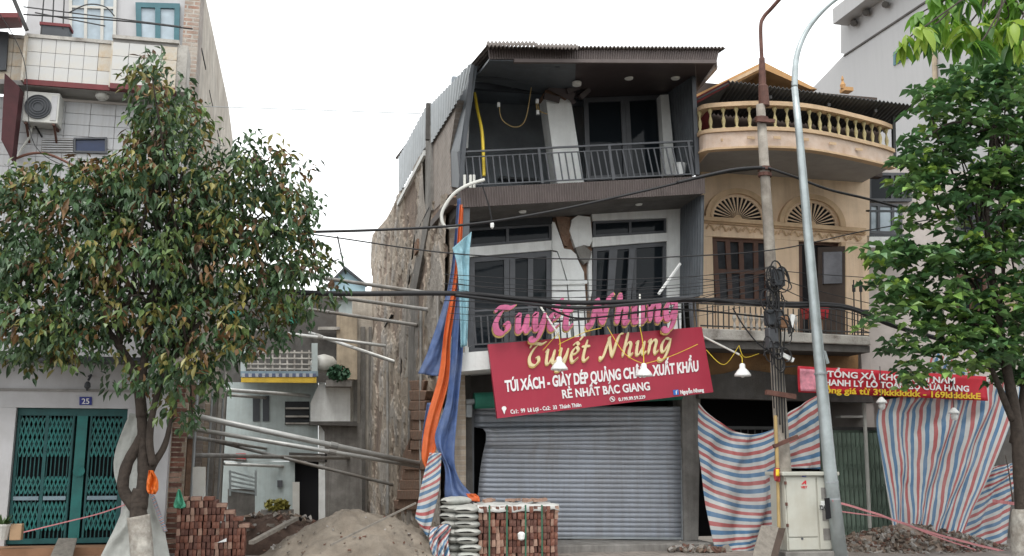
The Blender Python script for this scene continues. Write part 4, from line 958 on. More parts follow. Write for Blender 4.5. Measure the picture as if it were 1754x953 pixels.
# fan lights: flat black disc painted as the shade between ribs, radiating ribs, arch moulding
for cx, cyy, rx, ry in ((1263, 376, 46, 42), (1389, 386, 46, 42)):
    c = PY(cx, cyy, YY - .02); ex = PY(cx + rx, cyy + rx * .07, YY - .02) - c; ez = PY(cx, cyy - ry, YY - .02) - c
    def ar(a, r, dy=0): return c + ex * (r * math.cos(a)) + ez * (r * math.sin(a)) + Vector((0, dy, 0))
    fan = part('fanlight', m_black, yh, MB().prism([ar(i * math.pi / 24, 1.0, .01) for i in range(25)], (0, .02, 0)))
    mb = MB(); n = 40
    ring = MB()
    def band(r0, r1, dy, dep, mt, nm):
        b_ = MB()
        for i in range(n):
            a, e = i * math.pi / n, (i + 1) * math.pi / n
            b_.prism([ar(a, r0, dy), ar(e, r0, dy), ar(e, r1, dy), ar(a, r1, dy)], (0, dep, 0))
        part(nm, mt, fan, b_)
    band(.90, 1.02, -.03, .05, m_peach, 'inner_band'); band(1.02, 1.22, -.09, .11, m_peach2, 'arch_moulding'); band(1.0, 1.06, -.11, .06, m_peach2, 'arch_bead')
    for k in range(16):
        a = (k + .5) * math.pi / 16 - math.pi / 32; da = .028
        part('fan_rib', m_peach, fan, MB().prism([ar(a - .012, .12, -.02), ar(a + .012, .12, -.02), ar(a + da * 1.15, .92, -.02), ar(a - da * 1.15, .92, -.02)], (0, .04, 0)))
    part('fan_hub', m_peach2, fan, MB().prism([ar(i * math.pi / 8, .16, -.04) for i in range(9)], (0, .06, 0)))
# second-storey balcony: weathered slab edge, iron railing
SZ = PY(1205, 592, 16.4).z
A, B = PY(1196, 592, 16.4), PY(1490, 604, 16.4)
part('balcony_slab', m_weath, yh, MB().prism(quadY([(1196, 562), (1320, 567), (1490, 576), (1492, 592), (1330, 585), (1196, 582)], 16.45), (0, .95, 0)), bevel=.02)
part('slab_underbeam', m_concdark, yh, MB().prism(quadY([(1198, 583), (1490, 593), (1490, 604), (1198, 596)], 16.5), (0, .85, 0)))
for x in [1212 + 9.2 * i for i in range(30)]:
    y = 566 + (x - 1200) * .045
    if 1316 < x < 1330: continue
    part('railing_bar', m_iron, yh, MB().bar(PY(x, y, 16.52), PY(x - .5, y - 44, 16.52), .018, .018, up=(0, 1, 0)))
for dy in (0, 6, 44): part('rail', m_iron, yh, MB().bar(PY(1200, 564 - dy, 16.52), PY(1488, 576 - dy, 16.52), .03, .025))
for k in range(12):
    x = 1258 + 9.6 * k; y = 548 + (x - 1200) * .045
    part('railing_scroll', m_weath, yh, MB().lathe([(.012, -.16), (.035, -.1), (.015, -.02), (.04, .06), (.015, .16)], PY(x, y, 16.5), 7))
# stained wall and beam over the shop opening
yp('stained_wall', m_ochre, [(1197, 596), (1470, 604), (1470, 650), (1400, 655), (1330, 640), (1197, 645)], 17.2, .25)
yp('shop_beam', m_concdark, [(1197, 645), (1240, 640), (1270, 632), (1330, 640), (1470, 652), (1500, 690), (1197, 682)], 17.15, .25)
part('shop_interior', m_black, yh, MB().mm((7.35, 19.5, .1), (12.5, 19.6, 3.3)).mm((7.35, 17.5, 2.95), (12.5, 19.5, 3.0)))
yp('shop_shelf', m_acw, [(1440, 712), (1480, 712), (1480, 716), (1440, 716)], 17.6, .2)
# green lattice shutter gate
gg = part('green_gate', m_ggate, yh, MB().mm((PY(1405, 735, 17.5).x, 17.5, .1), (PY(1528, 735, 17.5).x, 17.53, PY(1450, 736, 17.5).z)))
for k in range(16):
    x = PY(1408 + 7.7 * k, 800, 17.45).x
    part('gate_fold', m_ggate, gg, MB().prism([(x, 17.47, .12), (x + .045, 17.42, .12), (x + .09, 17.47, .12)], (0, 0, PY(1450, 740, 17.5).z - .14)))
for k in range(5):
    za = .3 + .38 * k; mb = MB()
    for i in range(14):
        x = PY(1408 + 7.7 * i, 800, 17.4).x; mb.bar((x, 17.41, za), (x + .045, 17.41, za + .12), .012, .008, up=(0, 1, 0)).bar((x + .045, 17.413, za + .12), (x + .09, 17.413, za), .012, .008, up=(0, 1, 0))
    part('gate_lattice', m_ggate, gg, mb)['kind'] = 'stuff'
part('gate_top_rail', m_iron, gg, MB().bar(PY(1240, 733, 17.48), PY(1522, 735, 17.48), .05, .06))
part('gate_post', m_pale, gg, MB().bar(PY(1480, 690, 17.3), PY(1490, 905, 17.3), .05, .05))
for k in range(9): part('window_guard_bar', m_iron, gg, MB().bar(PY(1245 + 12 * k, 733, 17.5), PY(1246 + 12 * k, 920, 17.5), .02, .02, up=(0, 1, 0)))
# third-storey curved balcony: plan follows the surveyed edge at its own height
ZS = 7.15
ctrl = [(1197, 262), (1210, 254), (1255, 250.5), (1302, 249), (1345, 250), (1380, 252.5), (1412, 257), (1443, 263), (1480, 271), (1513, 279), (1530, 285)]
cv = catmull([PZ(x, y, ZS) for x, y in ctrl], 6)
start = [Vector((7.42, YY, ZS))]; end = [Vector((cv[-1].x + .05, YY, ZS))]
plan = start + cv + end
part('balcony_floor', m_soffitgrey, yh, MB().prism(plan, (0, 0, .1)))
def loop(name, mat, path, off, z0, z1, th):
    b_ = MB(); pts = []
    for i, p in enumerate(path):
        d = (path[min(i + 1, len(path) - 1)] - path[max(i - 1, 0)]).normalized(); n_ = Vector((d.y, -d.x, 0))
        pts.append((p + n_ * off, p + n_ * (off - th)))
    for i in range(len(pts) - 1):
        (a, a2), (b, b2) = pts[i], pts[i + 1]
        b_.prism([Vector((v.x, v.y, z0)) for v in (a, b, b2, a2)], (0, 0, z1 - z0))
    return part(name, mat, yh, b_)
path = [Vector((7.3, YY, ZS))] + cv
loop('balcony_fascia', m_bfascia, path, .02, ZS - .02, ZS + .26, .18)
loop('fascia_moulding', m_peach2, path, .05, ZS - .06, ZS - .022, .15)
loop('fascia_moulding', m_peach2, path, .06, ZS + .262, ZS + .33, .22)
loop('hand_rail', m_peach2, path, .04, ZS + .74, ZS + .82, .16)
acc = 0; last = path[0]; bal = None; k = 0
L_ = [0]
for i in range(1, len(path)): L_.append(L_[-1] + (path[i] - path[i - 1]).length)
nbal = 24
balm = MB().lathe([(.045, 0), (.045, .04), (.018, .06), (.034, .14), (.038, .18), (.016, .27), (.015, .3), (.028, .34), (.042, .37), (.042, .41)], (0, 0, 0), 10).mesh('baluster', m_baluster, True)
for k in range(nbal):
    t_ = L_[-1] * (.03 + .95 * k / (nbal - 1))
    for i in range(1, len(path)):
        if L_[i] >= t_:
            f_ = (t_ - L_[i - 1]) / max(1e-6, L_[i] - L_[i - 1]); p = path[i - 1].lerp(path[i], f_); break
    piece('baluster', balm, yh, (p.x, p.y + .06, ZS + .33))
for k, (x, y) in enumerate(((1240, 241), (1285, 237), (1330, 237), (1378, 240), (1425, 247), (1470, 257))):
    c = PZ(x, y, ZS + .12); part('fascia_rosette', m_peach2, yh, MB().box(c + Vector((0, -.03, 0)), (.14, .012, .05)))
# dark wall behind, maroon screen, awning, gable
part('upper_wall', m_wood, yh, MB().mm((7.45, YY + .02, 7.3), (11.6, YY + .2, 9.0)))
part('maroon_screen', m_maroon, yh, MB().prism([PY(1190, 172, 16.9), PY(1214, 168, 16.6), PY(1216, 240, 16.6), PY(1192, 262, 16.9)], (0, .05, 0)))
aw = [PY(1246, 139, 15.9), PY(1566, 181, 15.9), Vector((11.7, 17.38, 8.25)), Vector((7.75, 17.38, 8.35))]
m_awn = M('awning_sheet', (.075, .08, .085), .6, var=.2, grime=.3, bump=.05)
MB().grid(lambda u, v: bil(aw, u, v) + Vector((0, 0, .02 * math.sin(u * 2 * math.pi * 46))), 46 * 6, 4).build('awning', m_awn, yh, smooth=True, solid=.01)
part('awning_side', m_maroon, yh, MB().prism([PY(1190, 168, 16.2), PY(1247, 138, 15.9), PY(1249, 146, 15.95), PY(1192, 178, 16.25)], (0, .08, 0)))
part('awning_side_sheet', m_awn, yh, MB().prism([PY(1192, 170, 16.2), PY(1248, 141, 15.92), Vector((7.9, 17.38, 8.36)), Vector((7.45, 17.38, 8.1))], (0, 0, -.03)))
for x in (1320, 1420, 1500): part('awning_rafter', m_iron, yh, MB().bar(PY(x, 152 + (x - 1250) * .13, 16.0) - Vector((0, 0, .06)), Vector((PY(x, 160, 16).x + .5, 17.35, 8.22)), .05, .06))
part('corner_post', m_iron, yh, MB().bar(PY(1530, 200, 16.4), PY(1532, 278, 16.4), .06, .06))
yg = 18.2
part('gable_wall', m_pinkwall, yh, MB().prism(quadY([(1200, 172), (1308, 116), (1395, 152), (1395, 190), (1200, 190)], yg), (0, .2, 0)))
part('gable_slope', m_orange, yh, MB().prism([PY(1185, 166, 17.4), PY(1307, 106, 17.4), PY(1309, 119, 17.4), PY(1185, 180, 17.4)], (0, 4, 0)))
part('gable_slope', m_orange, yh, MB().prism([PY(1307.5, 106, 17.4), PY(1400, 153, 17.4), PY(1388, 153, 17.4), PY(1309.5, 119, 17.4)], (0, 4, 0)))
part('gable_moulding', m_peach2, yh, MB().bar(PY(1185, 174, 17.35), PY(1308, 113, 17.35), .05, .06))
part('finial', m_orange, yh, MB().box(PY(1450, 155, 17.7), (.2, .2, .08)).lathe([(.05, 0), (.06, .08), (.02, .16), (.03, .2), (.01, .28)], PY(1444, 152, 17.7), 8))
rp = thing('red_planter', 'small red planter on a brown stand on the peach house balcony', 'planter', tuple(PY(1398, 566, 16.7)))
A, B = PY(1380, 545, 16.65), PY(1418, 527, 16.65)
part('tray', m_redpot, rp, MB().prism([(A.x + .04, 16.6, A.z), (B.x - .04, 16.6, A.z), (B.x, 16.6, B.z), (A.x, 16.6, B.z)], (0, .22, 0)))
part('stand', m_terr, rp, MB().mm((A.x + .12, 16.65, PY(1398, 566, 16.65).z), (B.x - .12, 16.78, A.z)))

# ================================================================ HOUSES FURTHER RIGHT
mh = thing('glazed_house', 'pale house with dark framed glass balcony windows behind the right tree', 'building', (14, 17.8, 0))
YM = 17.9
part('wall', m_pinkwall, mh, MB().mm((11.25, YM, 0), (19, YM + .3, 7.7)))
part('wall_return', m_pinkwall, mh, MB().mm((11.25, YM + .31, 0), (11.5, 26, 7.7)))
window(mh, quadY([(1488, 296), (1562, 296), (1562, 345), (1488, 345)], YM - .1), m_frame, m_glass, bars=(.55, .8), w=.06)
window(mh, quadY([(1488, 348), (1546, 350), (1546, 402), (1488, 400)], YM - .1), m_frame, m_paleglass, bars=(.3, .72), w=.06)
part('balcony_edge', m_white, mh, MB().prism(quadY([(1485, 404), (1560, 407), (1560, 424), (1485, 424)], YM - .5), (0, .5, 0)))
part('balcony_rail', m_dark, mh, MB().bar(PY(1488, 404, YM - .48), PY(1560, 404, YM - .48), .04, .05))
part('balcony_rail', m_dark, mh, MB().bar(PY(1482, 362, YM - .48), PY(1550, 362, YM - .48), .04, .04))
window(mh, quadY([(1640, 470), (1690, 470), (1690, 535), (1640, 535)], YM - .1), m_woodred, m_glass, bars=(.5,), w=.08)
window(mh, quadY([(1640, 330), (1700, 330), (1700, 400), (1640, 400)], YM - .1), m_frame, m_glass, bars=(.5,), w=.08)
part('green_shutter', m_green, mh, MB().prism(quadY([(1695, 478), (1704, 478), (1704, 535), (1695, 535)], YM - .1), (0, .06, 0)))
part('beige_panel', m_beige, mh, MB().prism(quadY([(1704, 470), (1760, 470), (1760, 560), (1704, 560)], YM - .03), (0, .03, 0)))
part('shop_front', m_concdark, mh, MB().mm((11.6, YM - .05, 0), (19, YM - .002, 3.2)))
tb = thing('tall_grey_building', 'tall plain grey rendered building rising above the peach house', 'building', (15, 22, 0))
XT = 15.0
def tp_(pts): return [PX(x, y, XT) for x, y in pts]
part('side_wall', m_greywall, tb, MB().prism(tp_([(1388, 155), (1446, 94), (1446, 30), (1580, -70), (1900, -300), (1900, 600), (1388, 600)]), (6, 0, 0)))
part('parapet', m_greywall, tb, MB().prism([PX(x, y, XT - .45) for x, y in [(1427, 42), (1580, -75), (1580, -105), (1426, 16)]], (1, 0, 0)))
part('seam', m_concdark, tb, MB().bar(PX(1446, 96, XT - .01), PX(1640, -32, XT - .01), .05, .05))
part('corner_step', m_greywall, tb, MB().prism(tp_([(1440, 92), (1446, 92), (1446, 30), (1440, 34)]), (3, 0, 0)))
A, B = PX(1530, 95, XT - .03), PX(1557, 100, XT - .03)
part('window', m_tealframe, tb, MB().prism([PX(x, y, XT - .03) for x, y in ((1530, 90), (1557, 74), (1557, 98), (1530, 113))], (.06, 0, 0)))
part('window_glass', m_glass, tb, MB().prism([PX(x, y, XT - .05) for x, y in ((1534, 92), (1556, 79), (1556, 96), (1534, 108))], (.03, 0, 0)))
for x, y in ((1462, 40), (1483, 22), (1516, 8)): part('vent_pipe', m_concdark, tb, MB().tube([PX(x, y, XT - .2), PX(x, y, XT)], .09, 8))
part('downpipe', m_beige, tb, MB().tube([PX(1600, 90, XT - .06), PX(1604, 200, XT - .06)], .06, 8))

# ================================================================ BANNER, STRIPED SHEETS
bn = thing('red_banner', 'long red cloth banner with white and yellow lettering strung across the shopfront', 'banner', tuple(PY(1530, 690, 16.5)))
BQ = quadY([(1366, 627), (1691, 645), (1692, 687), (1369, 672)], 16.5)
MB().grid(lambda u, v: bil(BQ, u, v) + Vector((0, .03 * math.sin(u * 14 + v * 2), 0)), 40, 6).build('cloth', m_bannerred, bn, smooth=True, solid=.006)
MB().grid(lambda u, v: bil(BQ, .01 + u * .085, .1 + v * .85) + Vector((0, -.012 + .03 * math.sin((.01 + u * .085) * 14 + v * 2), 0)), 12, 8).build('picture_patch', m_bannerpink, bn, smooth=True, solid=.003)
def blet(s, quad, mat, bold=.02): return lettering('lettering', s, bn, mat, quad, 16.455, bold=bold, th=.008)
blet('TỔNG XẢ KHO CUỐI NĂM', [(1417, 635), (1636, 647), (1636, 657.5), (1417, 645.5)], m_letterwhite, .025)
blet('THANH LÝ LÔ TOÀN BỘ CỬA HÀNG', [(1402, 649), (1660, 661), (1660, 671), (1402, 659.5)], m_letterwhite, .025)
blet('Đồng giá từ 39kkkkkkk - 169kkkkkkE', [(1398, 662), (1680, 673.5), (1680, 684), (1398, 672.5)], m_banneryel, .025)
part('tie_rope', m_cable, bn, MB().tube([BQ[1], PY(1745, 650, 16.6)], .012, 5)); part('tie_rope', m_cable, bn, MB().tube([BQ[0], PY(1330, 630, 16.4)], .012, 5))
tag(cloth('striped_sheet', [(1197, 690, 16.7), (1196, 760, 16.6), (1205, 840, 16.5), (1222, 930, 16.4), (1228, 960, 16.4)], [(1325, 735, 16.5), (1328, 800, 16.4), (1334, 880, 16.3), (1338, 920, 16.3), (1340, 960, 16.3)], tarpmat('stripe_a', (.9, 11.4)), None, 40, 60, .075, 2.6, 2.0, 11, sag=.28),
    'red white and blue striped plastic sheet hung between the roller shutter and the concrete pole', 'plastic sheet')
tag(cloth('striped_sheet', [(1343, 712), (1344, 760), (1346, 802)], [(1402, 676), (1404, 740), (1406, 804)], tarpmat('stripe_b', (.35, 4.6)), None, 20, 24, .04, 1.6, .8, 12, Y=16.5),
    'striped plastic sheet stretched behind the pale cabinet, right of the concrete pole', 'plastic sheet')
tag(cloth('striped_sheet', [(1514, 686, 16.6), (1502, 720, 16.6), (1510, 780, 16.5), (1520, 850, 16.4), (1530, 918, 16.3)], [(1752, 640, 16.8), (1744, 690, 16.7), (1705, 790, 16.4), (1664, 880, 16.2), (1634, 955, 16.0)], tarpmat('stripe_c', (11.0, -.6)), None, 60, 50, .085, 3.4, .7, 13),
    'large diagonal striped plastic sheet under the red banner', 'plastic sheet')
tag(cloth('striped_sheet', [(1700, 800, 16.7), (1672, 850, 16.7), (1645, 920, 16.6), (1640, 960, 16.6)], [(1745, 792, 16.7), (1738, 830, 16.7), (1728, 900, 16.7), (1722, 960, 16.7)], tarpmat('stripe_d', (.8, 8.5)), None, 24, 40, .06, 1.5, .9, 14),
    'rumpled striped plastic sheet lying at the foot of the right tree', 'plastic sheet')
tag(cloth('striped_sheet', [(1598, 600), (1592, 625), (1588, 640)], [(1660, 632), (1668, 640), (1676, 648)], tarpmat('stripe_e', (4.5, .8)), None, 16, 10, .04, 1.2, .9, 15, Y=16.9),
    'small peak of striped plastic showing above the red banner', 'plastic sheet')
for lab, x, y in (('small white lamp hanging at the bottom edge of the red banner', 1510, 688), ('small white lamp against the diagonal striped sheet below the banner', 1634, 706)):
    t = thing('small_lamp', lab, 'lamp', tuple(PY(x, y + 12, 16.2)))
    part('lamp_shade', m_enamel, t, MB().lathe([(.02, .08), (.05, .05), (.09, .0), (.1, -.03), (.085, -.03), (.02, .02)], PY(x, y, 16.2), 14), smooth=True)
    part('bulb', m_enamel, t, MB().lathe([(0, -.16), (.05, -.13), (.065, -.07), (.03, .0)], PY(x, y, 16.2), 10), smooth=True)
    part('cord', m_cable, t, MB().tube([PY(x, y - 6, 16.2), PY(x - 3, y - 60, 16.5)], .008, 5))
# ================================================================ POLES
up = thing('utility_pole', 'weathered concrete utility pole with rusty steel top and cables in front of the peach house', 'utility pole', tuple(PZ(1352, 965, .09)))
UY = 15.2
def ux(y): return 1302 + (y - 170) * .0635
base = PY(ux(945), 945, UY); base.z = .09
pp_ = [base] + [PY(ux(y), y, UY) for y in (800, 640, 500, 340, 180)]
part('shaft', m_polec, up, MB().tube(pp_, [.13, .125, .112, .1, .088, .078], 14), smooth=True)
part('steel_sleeve', m_rust, up, MB().tube([PY(1309, 182, UY), PY(1307, 148, UY), PY(1306, 146, UY), PY(1305, 100, UY)], [.095, .085, .065, .05], 12))
part('steel_arm', m_rust, up, MB().tube(catmull([PY(1305, 104, UY), PY(1303, 48, UY), PY(1308, 30, UY), PY(1322, 14, UY - .1), PY(1345, -12, UY - .3)], 8), .035, 8), smooth=True)
for y in (290, 300, 205, 676, 740): part('band', m_rust, up, MB().tube([PY(ux(y), y - 3, UY), PY(ux(y), y + 3, UY)], .118, 12))
part('crossarm', m_rust, up, MB().bar(PY(1296, 206, UY - .1), PY(1326, 208, UY - .1), .06, .06))
part('crossarm', m_rust, up, MB().bar(PY(1312, 672, UY - .2), PY(1362, 680, UY - .2), .08, .08))
part('crossarm', m_rust, up, MB().bar(PY(1325, 765, UY - .2), PY(1366, 748, UY - .2), .06, .06))
part('junction_box', m_dark, up, MB().box(PY(1332, 476, UY - .2), (.2, .16, .3)), bevel=.02)
part('junction_box', m_dark, up, MB().box(PY(1326, 545, UY - .2), (.3, .18, .26)), bevel=.02)
part('junction_box', m_frame, up, MB().box(PY(1322, 580, UY - .2), (.18, .16, .34)), bevel=.02)
part('junction_box', m_terr, up, MB().box(PY(1342, 552, UY - .25), (.14, .1, .2)), bevel=.02)
part('white_tag', m_enamel, up, MB().box(PY(1356, 550, UY - .25), (.07, .05, .22), rot=Matrix.Rotation(.25, 3, 'Y')))
part('white_tag', m_enamel, up, MB().box(PY(1348, 612, UY - .25), (.24, .05, .07), rot=Matrix.Rotation(.45, 3, 'Y')))
cr = random.Random(12)
tg = thing('cable_tangle', 'tangle of black cable coils bound to the concrete pole', 'cable', tuple(PY(1335, 640, 14.9)))
for k in range(26):
    cx, cy2 = 1330 + cr.uniform(-14, 18), cr.choice([470, 490, 520, 545, 570, 600, 615]) + cr.uniform(-12, 12); r1, r2 = cr.uniform(5, 15), cr.uniform(8, 26); ph = cr.uniform(0, 6); yd = UY - .22 - cr.uniform(0, .2)
    a0 = cr.uniform(0, 6); n = 14; sp = cr.uniform(3, 6.6)
    part('coil', m_cable, tg, MB().tube([PY(cx + r1 * math.cos(a0 + sp * i / n), cy2 + r2 * math.sin(a0 + sp * i / n + .3), yd) for i in range(n + 1)], cr.choice([.01, .014, .02]), 5))
lpz = thing('street_lamp_post', 'tall galvanised street lamp post with curved top in front of the right houses', 'lamp post', tuple(PZ(1440, 962, .09)))
LY = 14.8
lb_ = PY(1440, 957, LY)
pts = [lb_, PY(1421, 800, LY), PY(1402, 600, LY), PY(1384, 400, LY), PY(1369, 230, LY), PY(1361, 150, LY)]
arc = catmull([pts[-1], PY(1364, 100, LY), PY(1378, 60, LY), PY(1402, 26, LY - .1), PY(1436, -4, LY - .2), PY(1500, -40, LY - .4)], 8)
part('shaft', m_galv, lpz, MB().tube(pts, [.115, .105, .09, .078, .064, .055], 16), smooth=True)
part('arm', m_galv, lpz, MB().tube(arc, [.054 - .02 * i / (len(arc) - 1) for i in range(len(arc))], 12), smooth=True)
part('lamp_head', m_galv, lpz, MB().tube([PY(1495, -38, LY - .4), PY(1520, -48, LY - .5), PY(1590, -62, LY - .7)], [.05, .11, .08], 10))
for y, x in ((826, 1424), (640, 1406), (855, 1427)): part('clamp_band', m_zinc, lpz, MB().tube([PY(x, y - 1.5, LY), PY(x + .4, y + 1.5, LY)], .113, 14))
part('access_slot', m_black, lpz, MB().prism(quadY([(1413, 854), (1421, 853), (1424, 888), (1416, 890)], LY - .112), (0, .02, 0)))
part('tied_ribbon', m_galv, lpz, MB().prism([PY(1411, 600, LY - .1), PY(1415, 602, LY - .1), PY(1421, 622, LY - .1), PY(1416, 624, LY - .1)], (0, .01, 0)))
tag(MB().tube([PY(1328, 712, 15.0), PY(1332, 810, 15.0)], .03, 8).tube([PY(1332, 810, 15.0), PY(1335, 930, 15.0)], .028, 8).build('bamboo_pole', m_bamboo), 'short tan bamboo pole tied against the concrete pole', 'pole')
rb = thing('red_ribbon', 'crumpled red and yellow packet hung on the concrete pole', 'packet', tuple(PY(1332, 828, 14.92)))
cloth('packet', [(1327, 802), (1325, 812), (1327, 824)], [(1336, 802), (1337, 814), (1336, 826)], M('packet_red', (.36, .05, .05), .6, var=.4, scale=20), rb, 8, 8, .03, 1, .5, 21, Y=14.92); cloth('label_patch', [(1329, 804), (1329, 816)], [(1335, 804), (1335, 816)], m_banneryel, rb, 5, 5, .01, 1, .5, 22, Y=14.86)
# roadside cabinet
cb = thing('telecom_cabinet', 'pale cream roadside metal cabinet standing beside the lamp post', 'cabinet', tuple(PY(1385, 944, 14.9)))
CY = 14.9
fl, fr_ = PY(1349, 944, CY), PY(1398, 944, CY)
zt_ = PY(1370, 815, CY).z; zb_ = .2
sr = PY(1424, 940, CY + .25).x
X0, X1, X2 = fl.x, fr_.x + .04, sr
part('body', m_cab, cb, MB().mm((X0, CY, zb_), (X2, CY + .5, zt_)), bevel=.012)
part('door', m_cab, cb, MB().mm((X0 + .02, CY - .025, zb_ + .22), (X1, CY - .002, zt_ - .03)), bevel=.006)
part('lower_panel', m_cab, cb, MB().mm((X0 + .02, CY - .022, zb_ + .02), (X1, CY - .002, zb_ + .2)), bevel=.006)
part('side_door', m_cab, cb, MB().mm((X1 + .03, CY - .022, zb_ + .02), (X2 - .01, CY - .002, zt_ - .03)), bevel=.006)
part('lid', m_cab, cb, MB().mm((X0 - .06, CY - .07, zt_), (X2 + .04, CY + .55, zt_ + .06)), bevel=.012)
part('plinth', m_conc, cb, MB().mm((X0 - .1, CY - .12, .05), (X2 + .1, CY + .6, zb_ - .003)), bevel=.015)
for k in range(3): part('hinge', m_rust, cb, MB().box((X0 + .005, CY - .03, zb_ + .4 + k * .33), (.03, .03, .05)))
for k, z in enumerate((zt_ - .28, zt_ - .62, zt_ - .92)): part('vent_panel', m_conc, cb, MB().mm((X1 + .09, CY - .03, z - .09), (X2 - .05, CY - .024, z + .09)))
part('label_plate', m_enamel, cb, MB().mm((X1 + .07, CY - .034, zt_ - .53), (X2 - .02, CY - .025, zt_ - .40)))
lettering('lettering', '72A', cb, m_ink, [(1404, 866), (1414, 865.5), (1414, 873), (1404, 873.5)], CY - .04, bold=.03, th=.004)
lettering('lettering', 'VIET', cb, m_redink, [(1372, 833), (1383, 832.5), (1383, 836.5), (1372, 837)], CY - .031, bold=.03, th=.004)
part('logo_mark', m_redink, cb, MB().prism(quadY([(1373, 830), (1377, 825), (1379, 827), (1376, 830)], CY - .031), (0, .004, 0)).prism(quadY([(1378, 824), (1381, 823), (1381, 830), (1379, 830)], CY - .031), (0, .004, 0)))
part('badge', m_number, cb, MB().prism(quadY([(1374, 813), (1381, 813), (1381, 817), (1374, 817)], CY - .031), (0, .004, 0)))
part('lock', m_dark, cb, MB().tube([PY(1374, 923, CY - .03), PY(1374, 923, CY)], .02, 8))
for k, (x0, x1, mm) in enumerate(((1304, 1322, m_plank), (1318, 1334, m_plank), (1330, 1346, m_wood))):
    tag(MB().prism([PY(x0, 900 + 2 * k, 14.85), PY(x1, 901 + 2 * k, 14.85), PY(x1 - 18, 968, 14.4), PY(x0 - 20, 968, 14.4)], (0, .03, -.02)).build('leaning_plank', mm),
        ['grey plank leaning before the striped sheet, leftmost of three', 'grey plank leaning before the striped sheet, middle of three', 'dark brown plank leaning beside the pale cabinet, rightmost of three'][k], 'plank', 'planks leaning by the cabinet')

# ================================================================ CABLES
def cable(label, pts, r, cat='cable', group='overhead cables', mat=m_cable, n=6):
    tag(MB().tube(catmull([PY(*p) for p in pts], 8), r, n).build('overhead_cable', mat, smooth=True), label, cat, group)
W = 15.05
cable('twisted black cable rising from the leafy tree to the concrete pole', [(330, 405, W), (520, 398, W), (650, 394, W), (800, 385, W), (940, 363, W), (1100, 328, W), (1230, 298, W), (1310, 288, W)], .022)
cable('twisted black cable running down from the concrete pole towards the right tree', [(1316, 288, W), (1360, 303, W), (1420, 325, W), (1490, 342, W), (1600, 372, W), (1754, 410, W)], .022)
cable('short thick cable splice just left of the concrete pole top', [(1160, 313, W - .05), (1250, 292, W - .05), (1305, 287, W - .05)], .03)
cable('thin black wire crossing below the tilted windows, higher of the pair', [(400, 384, W), (560, 405, W), (780, 435, W), (1000, 444, W), (1200, 438, W), (1340, 426, W), (1480, 396, W), (1620, 372, W)], .011)
cable('thick black cable bundle sagging in front of the magenta letters', [(380, 492, W), (560, 503, W), (780, 503, W), (900, 513, W), (1000, 519, W), (1180, 514, W), (1330, 520, W), (1420, 522, W), (1470, 532, W), (1530, 558, W), (1640, 590, W), (1800, 640, W)], .042)
cable('second thick cable bundle twisted along the sagging main bundle', [(780, 506, W - .04), (900, 520, W - .04), (990, 528, W - .04), (1090, 521, W - .04), (1200, 513, W - .04), (1325, 524, W - .04), (1440, 526, W - .04), (1500, 548, W - .04)], .028)
cable('slack black cable drooping behind the letters towards the pole', [(930, 523, W + .1), (985, 545, W + .1), (1060, 540, W + .1), (1160, 530, W + .1), (1325, 545, W + .1)], .016)
for k, (y0, y1, y2) in enumerate(((452, 462, 458), (468, 480, 470), (484, 492, 482), (497, 503, 492))):
    cable('thin wire strung across the second floor windows, %s from the top' % ['first', 'second', 'third', 'fourth'][k], [(760, y0 + 18, W), (960, y1 + 18, W), (1180, y1 + 12, W), (1330, y2, W)], .006 + .001 * (k % 2), group='thin wires across the windows')
for k, (a, b, c) in enumerate(((452, 470, 476), (466, 498, 520), (480, 520, 545), (540, 535, 556), (498, 540, 570))):
    cable('thin wire sagging from the pole across the peach house door, %s from the top' % ['first', 'second', 'third', 'fourth', 'fifth'][k], [(1335, a + 12, W), (1400, b, W + .1), (1490, c, W + .3)], .007, group='thin wires at the peach house')
for k, (a, b, c) in enumerate(((470, 480, 462), (505, 494, 478), (512, 520, 505))):
    cable('thin wire before the brown window of the peach house, %s from the top' % ['first', 'second', 'third'][k], [(1195, a + 8, W + .2), (1260, b, W + .1), (1330, c, W)], .007, group='thin wires at the brown window')
for k in range(7):
    y = 447 + k * 11; d = cr.uniform(-6, 6)
    cable('fine slack wire between the leaning house and the pole, %s of seven from the top' % ORD[k].replace('topmost', 'first'), [(770, y + 30 + d, W - .1), (900, y + 42, W - .1), (1080, y + 40 + d, W - .1), (1230, y + 22, W - .1), (1325, y + cr.uniform(-6, 10), W - .1)], cr.choice([.004, .005, .006]), group='fine slack wires')
for k in range(5):
    cable('dark service wire looping down the concrete pole, %s of five' % ORD[k].replace('topmost', 'first'), [(1322 + 4 * k, 470 + 8 * k, UY - .15), (1316 + 7 * k, 560, UY - .2), (1322 + 5 * k, 620, UY - .18), (1326 + 5 * k, 700 + 14 * k, UY - .14)], .012, group='service wires on the pole')
cable('thin loose cable dropping from the railing down to the pole foot of the balcony', [(1255, 528, W), (1275, 560, W), (1300, 590, W), (1330, 608, W)], .012)
cable('fine wire crossing the pale sky left of the leaning house', [(330, 182, 18), (520, 188, 18), (720, 195, 18)], .007, mat=m_zinc)
cable('fine wire hanging over the left balcony front', [(-20, -5, 16.2), (40, 100, 16.2), (60, 250, 16.2), (160, 300, 16.2)], .007)
cable('black wire sweeping above the tiled parapet at top left', [(40, 25, 16.3), (120, 30, 16.3), (230, 38, 16.3), (330, 50, 16.3)], .012)
for k, x in enumerate((1462, 1474)):
    t = tag(MB().tube([PY(x, 480, 16.2), PY(x + 2, 575, 16.2)], .012, 5).tube([PY(x + .3, 488, 16.19), PY(x + .6, 500, 16.19)], .03, 6).build('hanging_wire', m_cable), '%s vertical wire with a clip hanging at the right end of the peach balcony' % ['left', 'right'][k], 'wire')

